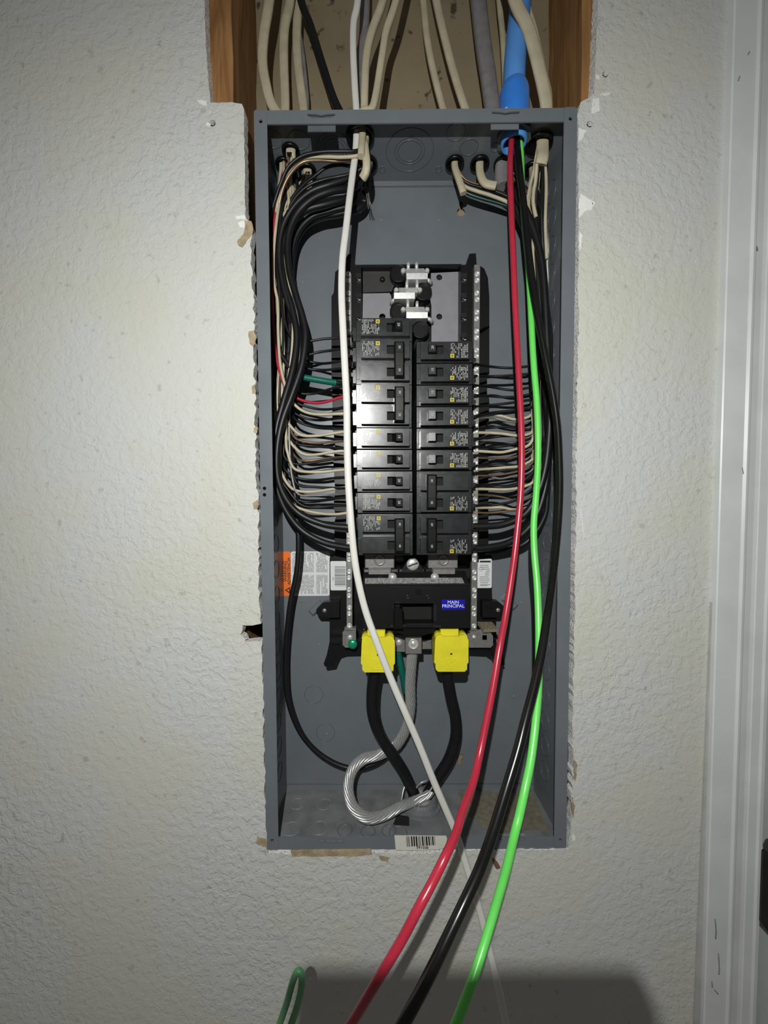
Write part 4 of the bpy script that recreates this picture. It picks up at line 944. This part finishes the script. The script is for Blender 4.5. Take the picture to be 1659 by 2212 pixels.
# --- heavy black conductors on the right
G2 = 'heavy black conductors in the right of the box'
wire('heavy_conductor', 'heavy black conductor curving into the bottom right breaker, upper of the pair', 'conductor',
     [ent('h', .001, 0, 0), (1098, 395, .060), (1118, 425, .052), (1140, 465, .046), (1160, 520, .044), (1172, 580, .042), (1178, 660, .041), (1183, 760, .040), (1188, 860, .038), (1186, 940, .036), (1178, 1010, .034), (1162, 1065, .034), (1135, 1110, .034), (1090, 1132, .035), (1045, 1137, .034), (1012, 1137, .033)], .0045, M_BLK, G2, None, 14)
wire('heavy_conductor', 'heavy black conductor curving into the bottom right breaker, lower of the pair', 'conductor',
     [ent('h', -.003, .003, 0), (1094, 400, .068), (1110, 440, .060), (1132, 490, .056), (1152, 545, .054), (1164, 620, .053), (1172, 720, .052), (1178, 830, .050), (1184, 920, .048), (1184, 1000, .046), (1174, 1070, .044), (1150, 1130, .043), (1108, 1168, .042), (1060, 1182, .038), (1012, 1184, .034)], .0045, M_BLK, G2, None, 14)
wire('heavy_conductor', 'heavy black conductor hugging the right wall above the knockouts', 'conductor',
     [ent('j', .002, -.002, 0), (1150, 420, .058), (1158, 480, .054), (1168, 550, .052), (1178, 640, .050), (1190, 740, .048), (1198, 840, .046), (1200, 930, .046), (1196, 1010, .048), (1184, 1090, .052), (1164, 1140, .056), (1130, 1176, .060), (1080, 1190, .06), (1045, 1192, .058)], .0034, M_BLK, G2, None, 12)
# --- service conductors at the bottom
G3 = 'service conductors below the main breaker'
for lab, pts in (('thick black service conductor rising to the left yellow cover', [(814, 1436, .028), (808, 1462, .032), (804, 1500, .036), (806, 1545, .040), (822, 1590, .044), (848, 1630, .048), (872, 1668, .054), (890, 1706, .060), (900, 1730, .066), Vector((hub.x - .004, hub.y, ZB - .03))]),
                 ('thick black service conductor rising to the right yellow cover', [(966, 1436, .030), (967, 1462, .034), (974, 1505, .042), (984, 1550, .050), (984, 1595, .054), (970, 1640, .056), (948, 1676, .058), (930, 1705, .062), (918, 1732, .067), Vector((hub.x + .006, hub.y, ZB - .03))])):
    wire('service_conductor', lab, 'conductor', pts, .0076, M_BLK, G3, None, 16)
# bare stranded aluminium neutral
AP = path([(891, 1405, .040), (888, 1440, .044), (886, 1480, .050), (886, 1530, .056), (876, 1575, .060), (853, 1612, .062), (818, 1630, .060), (785, 1640, .054), (762, 1662, .046), (752, 1700, .036), (762, 1742, .026), (792, 1766, .022), (830, 1760, .030), (866, 1742, .040), (895, 1730, .050), (925, 1716, .056), (938, 1690, .064), (930, 1668, .07)], 10)
al = thing('neutral_conductor', 'bare stranded aluminium conductor twisted into a loop at the bottom of the box', 'conductor', tuple(AP[-1]))
frames = []; A = None
for i, p in enumerate(AP):
    Tn = (AP[min(i + 1, len(AP) - 1)] - AP[max(i - 1, 0)]).normalized()
    A = Tn.cross(Vector((0, 1, 0))) if A is None else A - Tn * A.dot(Tn)
    A.normalize(); frames.append((p, A.copy(), A.cross(Tn)))
acc = [0]
for i in range(1, len(AP)): acc.append(acc[-1] + (AP[i] - AP[i - 1]).length)
NS = 11
for k in range(NS):
    pts = []
    for (p, a, b_), s in zip(frames, acc):
        q = s / acc[-1]
        R = .0055 if q < .72 else .0055 - .0022 * (q - .72) / .28
        t = 2 * math.pi * (k / NS + s / .105)
        pts.append(p + a * math.cos(t) * R + b_ * math.sin(t) * R)
    MB().tube(pts, .00165, n=7).build('strand', M_ALU, al)
MB().tube(AP, .0046, n=8).build('strand_core', M_ALU, al)
# a few loose strands wrapping the service conductors
for lab, pts in (('thin loose aluminium strand curling round the service cables', [(888, 1735, .045), (905, 1722, .048), (925, 1712, .050), (938, 1692, .054), (944, 1670, .060)]),
                 ('short loose aluminium strand standing behind the cable loop', [(862, 1748, .045), (868, 1725, .05), (872, 1704, .056), (880, 1690, .06)]),
                 ('loose aluminium strand arching above the conduit hub', [(892, 1725, .06), (897, 1705, .058), (908, 1692, .056), (922, 1686, .058)]),
                 ('tiny aluminium strand end pointing down at the conduit hub', [(906, 1735, .048), (903, 1748, .046), (899, 1764, .046)])):
    wire('loose_strand', lab, 'strand', pts, .0011, M_ALU, 'loose aluminium strands', None, 7)
# conduit hub
hb_ = thing('conduit_hub', 'grey plastic conduit hub with putty where service cables enter the box bottom', 'conduit hub', (hub.x, hub.y, ZB))
MB().lathe((hub.x, hub.y, ZB), (0, 0, 1), [(-.02, .0185), (.0, .0185), (.0, .028), (.003, .028), (.003, .024), (.009, .022), (.012, .0205), (.012, .017), (.004, .016)], 26, False, False).build('hub_body', M_PVC, hb_)
rnd = random.Random(3); prf = [(0, .016), (.011, .0158), (.016, .0135), (.019, .009), (.020, .002)]
b = MB().lathe((hub.x, hub.y, ZB), (0, 0, 1), prf, 18)
for v in b.v: v += Vector((rnd.uniform(-.0012, .0012), rnd.uniform(-.0012, .0012), rnd.uniform(-.0015, .0015)))
b.build('duct_putty', mat('duct_putty', (.28, .285, .275), .8, var=.2, scale=150, bump=.001), hb_)
k0 = atz(868, 1768, ZB + .001)
MB().plate([[(k0.x - .012, k0.y - .009), (k0.x + .009, k0.y - .011), (k0.x + .010, k0.y + .004), (k0.x - .006, k0.y + .007)]], lambda u, v, w_: (u, v, ZB + w_), .0006).build('open_knockout', M_HOLE, box)

# --- branch wires to the left breakers (listed from the top down)
NTH = ['first', 'second', 'third', 'fourth', 'fifth', 'sixth', 'seventh', 'eighth', 'ninth', 'tenth', 'eleventh', 'twelfth', 'thirteenth', 'fourteenth', 'fifteenth']
CN = {'D': ('dark green', mat('dark_green_insulation', (.003, .028, .022), .35)), 'k': ('black', M_BLK), 'c': ('cream', M_CREAM), 'r': ('red', M_RED), 'n': ('brown', M_BROWN), 'g': ('grey', M_GREYW), 'G': ('thick black green-taped', M_BLK)}
left = [('k', [(772, 723), (740, 729), (700, 732), (655, 736)]), ('k', [(765, 748), (720, 756), (690, 760), (660, 765)]), ('k', [(765, 772), (720, 783), (690, 785), (660, 778), (640, 764)]), ('k', [(765, 793), (720, 798), (690, 799), (655, 793)]),
        ('G', [(768, 834), (735, 828), (705, 824), (670, 818), (645, 813)]), ('k', [(772, 830), (722, 838), (680, 850), (650, 850), (635, 840)]), ('r', None), ('k', [(765, 878), (725, 883), (690, 884), (655, 876), (640, 868)]), ('c', None),
        ('k', [(765, 900), (725, 904), (690, 908), (655, 902), (630, 886)]), ('k', [(765, 925), (720, 926), (680, 923), (640, 908)]), ('c', [(757, 931), (720, 936), (690, 941), (655, 941), (636, 930)]), ('k', [(768, 950), (720, 948), (680, 944), (640, 944), (612, 930)]),
        ('n', [(765, 951), (720, 954), (680, 957), (640, 948)]), ('k', [(765, 969), (720, 967), (680, 964), (640, 958)]), ('c', [(757, 973), (720, 976), (685, 982), (660, 982), (642, 972)]), ('k', [(768, 990), (730, 991), (690, 997), (640, 1003), (615, 988)]),
        ('n', [(765, 987), (735, 988), (700, 991), (650, 995)]), ('c', [(757, 1014), (720, 1017), (690, 1020), (650, 1018), (632, 1008)]), ('k', [(765, 1030), (720, 1033), (680, 1037), (640, 1032), (614, 1012)]), ('k', [(762, 1054), (720, 1055), (680, 1052), (645, 1048)]),
        ('c', [(757, 1052), (715, 1057), (680, 1062), (645, 1061), (625, 1050)]), ('g', [(757, 1066), (715, 1069), (680, 1070), (645, 1068)]), ('k', [(765, 1073), (720, 1077), (680, 1084), (650, 1082), (625, 1068)]), ('k', [(765, 1091), (720, 1093), (680, 1096), (650, 1090)]),
        ('c', [(757, 1107), (725, 1111), (690, 1109), (655, 1101), (630, 1088), (610, 1060)])]
cnt = {}
rnd = random.Random(21)
tot_c = {}
for c_, p in left: tot_c[c_] = tot_c.get(c_, 0) + 1
def wlabel(c_, side):
    cnt[(c_, side)] = cnt.get((c_, side), 0) + 1
    i = cnt[(c_, side)]
    return i
for i, (c_, pts) in enumerate(left):
    nme, m = CN[c_]; r = .00165 if c_ in 'kn' else .0019
    if c_ == 'G': r = .0032
    if c_ == 'g': r = .0015
    k_ = wlabel(c_, 'L')
    if tot_c[c_] == 1: lab = '%s branch wire bending to the left breakers' % nme
    else: lab = '%s branch wire to the left breakers, %s %s one from the top' % (nme, NTH[k_ - 1], nme)
    if c_ == 'r':
        P = [ent('b', .003, -.003, 0), (606, 400, .050), (595, 460, .040), (590, 520, .040), (588, 580, .042), (588, 650, .044), (592, 720, .046), (599, 780, .047), (613, 830, .047), (634, 855, .046), (660, 867, .046), (695, 870, .044), (740, 857, .038), (772, 851, .034)]
    elif c_ == 'c' and pts is None:
        P = [ent('b', .001, -.004, 0), (612, 395, .046), (603, 440, .038), (596, 490, .037), (591, 550, .038), (592, 610, .038), (600, 655, .038), (601, 720, .039), (606, 790, .041), (622, 850, .043), (645, 882, .044), (680, 895, .044), (735, 894, .042), (757, 893, .042)]
    else:
        d = rnd.uniform(.046, .074)
        if c_ == 'c': d = rnd.uniform(.044, .056)
        P = [(p[0], p[1], .036 if p[0] > 745 and c_ != 'c' else (.044 if p[0] > 745 else .046)) for p in pts[:2]] + [(p[0], p[1], .046 + (d - .046) * .6) for p in pts[2:]]
        x_, y_ = pts[-1]; bx = rnd.uniform(594, 634) if c_ != 'c' else rnd.choice((598, 606, 618, 624))
        y2 = y_ - rnd.uniform(50, 80)
        P.append(((x_ + bx) / 2 - 3, y_ - 28, d)); P.append((bx, y2, d))
        y_ = y2 - 100
        while y_ > 520:
            P.append((bx + rnd.uniform(-4, 4) + (14 if 620 < y_ < 800 else 0) * (1 if bx > 612 else .3), y_, d)); y_ -= 95
        e = ent(rnd.choice('bac'), rnd.uniform(-.003, .003), rnd.uniform(-.003, .003))
        P += [(bx + 2, 490, d), ((bx + 2 + 615) / 2 + rnd.uniform(0, 30), 425, d), e + Vector((0, 0, -.006))]
    bw = wire('branch_wire', lab, 'wire', P, r, m, 'branch wires left of the breakers', None, 8, 4)
    if c_ == 'G': MB().tube(path([(728, 827, .0445), (705, 824, .046), (670, 818, P[3][2]), (644, 813, P[4][2])]), .0040, n=12).build('green_tape', M_GTAPE, bw, 'green tape wrapping')
# arching wires from the centre opening to the left wall
for lab, c_, pts in (('black wire arching from the centre opening to the left wall, uppermost', 'k', [(783, 318, .022), (770, 326, .016), (735, 327, .014), (695, 328, .014), (655, 336, .016), (625, 358, .020), (608, 392, .026), (595, 430, .032), (584, 470, .040), (582, 530, .05), (584, 600, .06)]),
                     ('cream wire arching from the centre opening to the left wall', 'c', [(781, 334, .020), (765, 338, .018), (735, 340, .018), (705, 339, .019), (665, 340, .021), (640, 352, .024), (620, 378, .028), (607, 410, .033), (598, 450, .038), (594, 500, .05), (600, 560, .06)]),
                     ('brown-grey wire arching just under the cream one', 'n', [(781, 338, .024), (760, 345, .024), (725, 348, .024), (690, 346, .024), (655, 350, .025), (630, 372, .027), (612, 405, .032), (602, 450, .040), (596, 500, .05), (598, 560, .06)]),
                     ('black wire dipping from the centre opening to the top left', 'k', [(783, 355, .03), (765, 360, .034), (735, 356, .038), (705, 362, .042), (680, 380, .045), (655, 400, .045), (630, 430, .046), (612, 480, .05), (606, 560, .058), (608, 640, .06)]),
                     ('black wire second below the arch at the top left', 'k', [(785, 362, .034), (760, 375, .036), (730, 382, .036), (700, 388, .038), (665, 402, .040), (636, 430, .042), (618, 470, .046), (612, 540, .052), (618, 620, .058)]),
                     ('dark red wire peeking from the centre opening', 'r', [(781, 345, .03), (776, 358, .034), (768, 376, .042), (748, 392, .052), (715, 402, .06), (680, 415, .066)]),
                     ('bare grey wire tip hanging below the top left sheaf', 'g', [(640, 470, .05), (637, 500, .062), (635, 530, .074), (634, 560, .08), (632, 590, .084)])):
    nme, m = CN[c_]
    wire('branch_wire', lab, 'wire', pts, .0019 if c_ != 'g' else .0011, m, 'wires arching at the top left', None, 8, 5)
# --- branch wires to the right breakers
right = [('k', [(1020, 785), (1060, 792), (1100, 795), (1125, 793), (1147, 786)]), ('k', [(1020, 812), (1050, 813), (1090, 812), (1125, 809), (1147, 803)]), ('k', [(1020, 832), (1060, 836), (1105, 843), (1130, 840), (1152, 830)]), ('k', [(1020, 853), (1060, 856), (1100, 858), (1130, 855), (1152, 846)]),
         ('k', [(1020, 879), (1050, 876), (1090, 872), (1130, 866), (1152, 858)]), ('k', [(1022, 900), (1060, 892), (1105, 887), (1135, 883), (1152, 876)]), ('c', [(1024, 902), (1060, 896), (1085, 899), (1110, 906), (1135, 903), (1150, 892)]), ('g', [(1024, 905), (1060, 902), (1085, 908), (1115, 912), (1150, 906)]),
         ('k', [(1020, 927), (1050, 925), (1085, 922), (1120, 925), (1155, 926)]), ('c', [(1024, 935), (1055, 935), (1085, 937), (1120, 941), (1150, 932)]), ('k', [(1022, 948), (1055, 946), (1085, 942), (1130, 941), (1154, 932)]), ('g', [(1024, 950), (1060, 952), (1100, 953), (1140, 945), (1154, 930)]),
         ('k', [(1020, 965), (1055, 966), (1085, 964), (1115, 958), (1154, 940)]), ('c', [(1024, 974), (1055, 976), (1085, 977), (1115, 970), (1140, 963), (1152, 944)]), ('k', [(1022, 984), (1055, 982), (1085, 977), (1120, 966), (1154, 950)]), ('n', [(1024, 989), (1060, 990), (1100, 989), (1140, 978), (1156, 955)]),
         ('k', [(1020, 1008), (1050, 1004), (1080, 1001), (1120, 1005), (1156, 990)]), ('c', [(1024, 1015), (1055, 1013), (1090, 1010), (1125, 1006), (1156, 985)]), ('k', [(1022, 1022), (1055, 1021), (1085, 1017), (1130, 1012), (1157, 994)]), ('n', [(1024, 1028), (1060, 1027), (1090, 1024), (1130, 1014), (1157, 990)]),
         ('g', [(1024, 1027), (1055, 1028), (1080, 1034), (1110, 1028), (1140, 1022), (1157, 1002)]), ('k', [(1020, 1049), (1055, 1050), (1085, 1052), (1120, 1045), (1156, 1015)]), ('c', [(1024, 1056), (1060, 1057), (1100, 1057), (1135, 1050), (1154, 1036)]), ('n', [(1024, 1069), (1060, 1070), (1090, 1075), (1120, 1082), (1154, 1068)]),
         ('k', [(1020, 1092), (1050, 1092), (1080, 1089), (1115, 1080), (1154, 1050)]), ('c', [(1024, 1097), (1055, 1097), (1080, 1096), (1110, 1101), (1135, 1098), (1154, 1085)]), ('n', [(1024, 1107), (1055, 1108), (1090, 1105), (1130, 1100), (1154, 1088)])]
for i, (c_, pts) in enumerate(right):
    nme, m = CN[c_]; r = .0017 if c_ in 'kn' else .0019
    if c_ in 'gn': r = .0014
    k_ = wlabel(c_, 'R')
    lab = '%s branch wire to the right breakers, %s %s one from the top' % (nme, NTH[k_ - 1], nme)
    d = rnd.uniform(.048, .074)
    if i == 21: r = .0026
    P = [(p[0], p[1], (.034 if c_ == 'k' else .043) if p[0] < 1040 else .046 + (d - .046) * .5) for p in pts]
    x_, y_ = pts[-1]; bx = rnd.uniform(1149, 1170) if c_ != 'c' else rnd.choice((1150, 1153, 1166))
    P.append((bx, y_ - 40, d)); y_ -= 110
    while y_ > 520:
        P.append((bx + rnd.uniform(-4, 4) - (600 > y_) * 4, y_, d)); y_ -= 95
    e = ent(rnd.choice('jjih'), rnd.uniform(-.003, .003), rnd.uniform(-.003, .003))
    P += [(bx - 2, 485, d), (bx - rnd.uniform(4, 16), 430, d), e + Vector((0, 0, -.006))]
    wire('branch_wire', lab, 'wire', P, r, m, 'branch wires right of the breakers', None, 8, 4)
# wires leaving the top right clamps towards the right-hand bundle
for lab, c_, r, pts in (('cream wire sweeping from the middle clamps behind the red wire', 'c', .0022, [(990, 385, .060), (1003, 402, .060), (1030, 413, .060), (1062, 423, .060), (1098, 438, .060), (1130, 462, .06), (1150, 500, .06)]),
                        ('black wire sweeping just above that cream wire', 'k', .0019, [(992, 380, .062), (1010, 396, .063), (1040, 405, .064), (1075, 415, .064), (1105, 430, .064), (1135, 460, .064)]),
                        ('brown wire sweeping highest from the middle clamps', 'n', .0018, [(993, 372, .064), (1005, 388, .066), (1030, 399, .068), (1060, 408, .068), (1100, 424, .068), (1130, 450, .068)]),
                        ('very dark green wire sweeping lowest from the middle clamps', 'D', .0022, [(998, 410, .066), (1015, 420, .066), (1045, 430, .066), (1080, 440, .066), (1110, 452, .066), (1140, 480, .066)]),
                        ('black wire lowest in the sweep from the second clamp', 'k', .0024, [(1040, 400, .068), (1060, 412, .07), (1085, 425, .07), (1110, 445, .07), (1140, 490, .07), (1152, 540, .07)]),
                        ('cream wire hanging straight in the top right corner', 'c', .0020, [ent('i', .006, .002, 0), (1178, 360, .040), (1180, 400, .042), (1179, 440, .044), (1178, 490, .046), (1181, 560, .05)]),
                        ('black wire beside the cream one in the top right corner', 'k', .0022, [ent('i', .003, .003, 0), (1172, 360, .040), (1172, 410, .042), (1170, 460, .044), (1172, 520, .05), (1178, 600, .06)]),
                        ('bare grey wire flaring near the right wall', 'g', .0022, [(1176, 480, .05), (1182, 510, .048), (1184, 540, .05), (1182, 570, .055), (1184, 610, .06), (1186, 680, .066)]),
                        ('cream wire end curling under the right clamps', 'c', .0024, [(1166, 330, .034), (1160, 350, .036), (1157, 390, .044), (1153, 412, .048), (1152, 440, .050), (1158, 470, .052)])):
    nme, m = CN[c_]
    wire('branch_wire', lab, 'wire', pts, r, m, 'wires below the top right clamps', None, 8, 5)
# cut strand ends at the centre clamp
for i, (lab, dx) in enumerate((('fine wire whisker left of the black cable end', 0), ('fine wire whisker in the middle of the black cable end', 5), ('fine wire whisker right of the black cable end', 9))):
    wire('wire_whisker', lab, 'strand', [(776 + dx, 410, .06), (784 + dx, 405, .055), (790 + dx * .6, 414, .054), (794 + dx * .6, 436, .056), (796 + dx, 452, .06)], .0005, M_GREYW, 'wire whiskers at the centre opening', None, 6)
# --- the phone held below the lamp, out of the frame; it shades the foot of the wall
ph = thing('smartphone', 'dark phone held sideways facing the wall, just outside the frame', 'phone', (-.064, -.457, -.075))
MB().plate([rrect(-.099, .0, -.075, -.0137, .005)], front(-.461, .008), .008).build('phone_body', M_PLA, ph)
MB().plate([rrect(-.096, -.003, -.072, -.0165, .004)], front(-.4618, .0006), .0006).build('phone_screen', M_HND, ph)
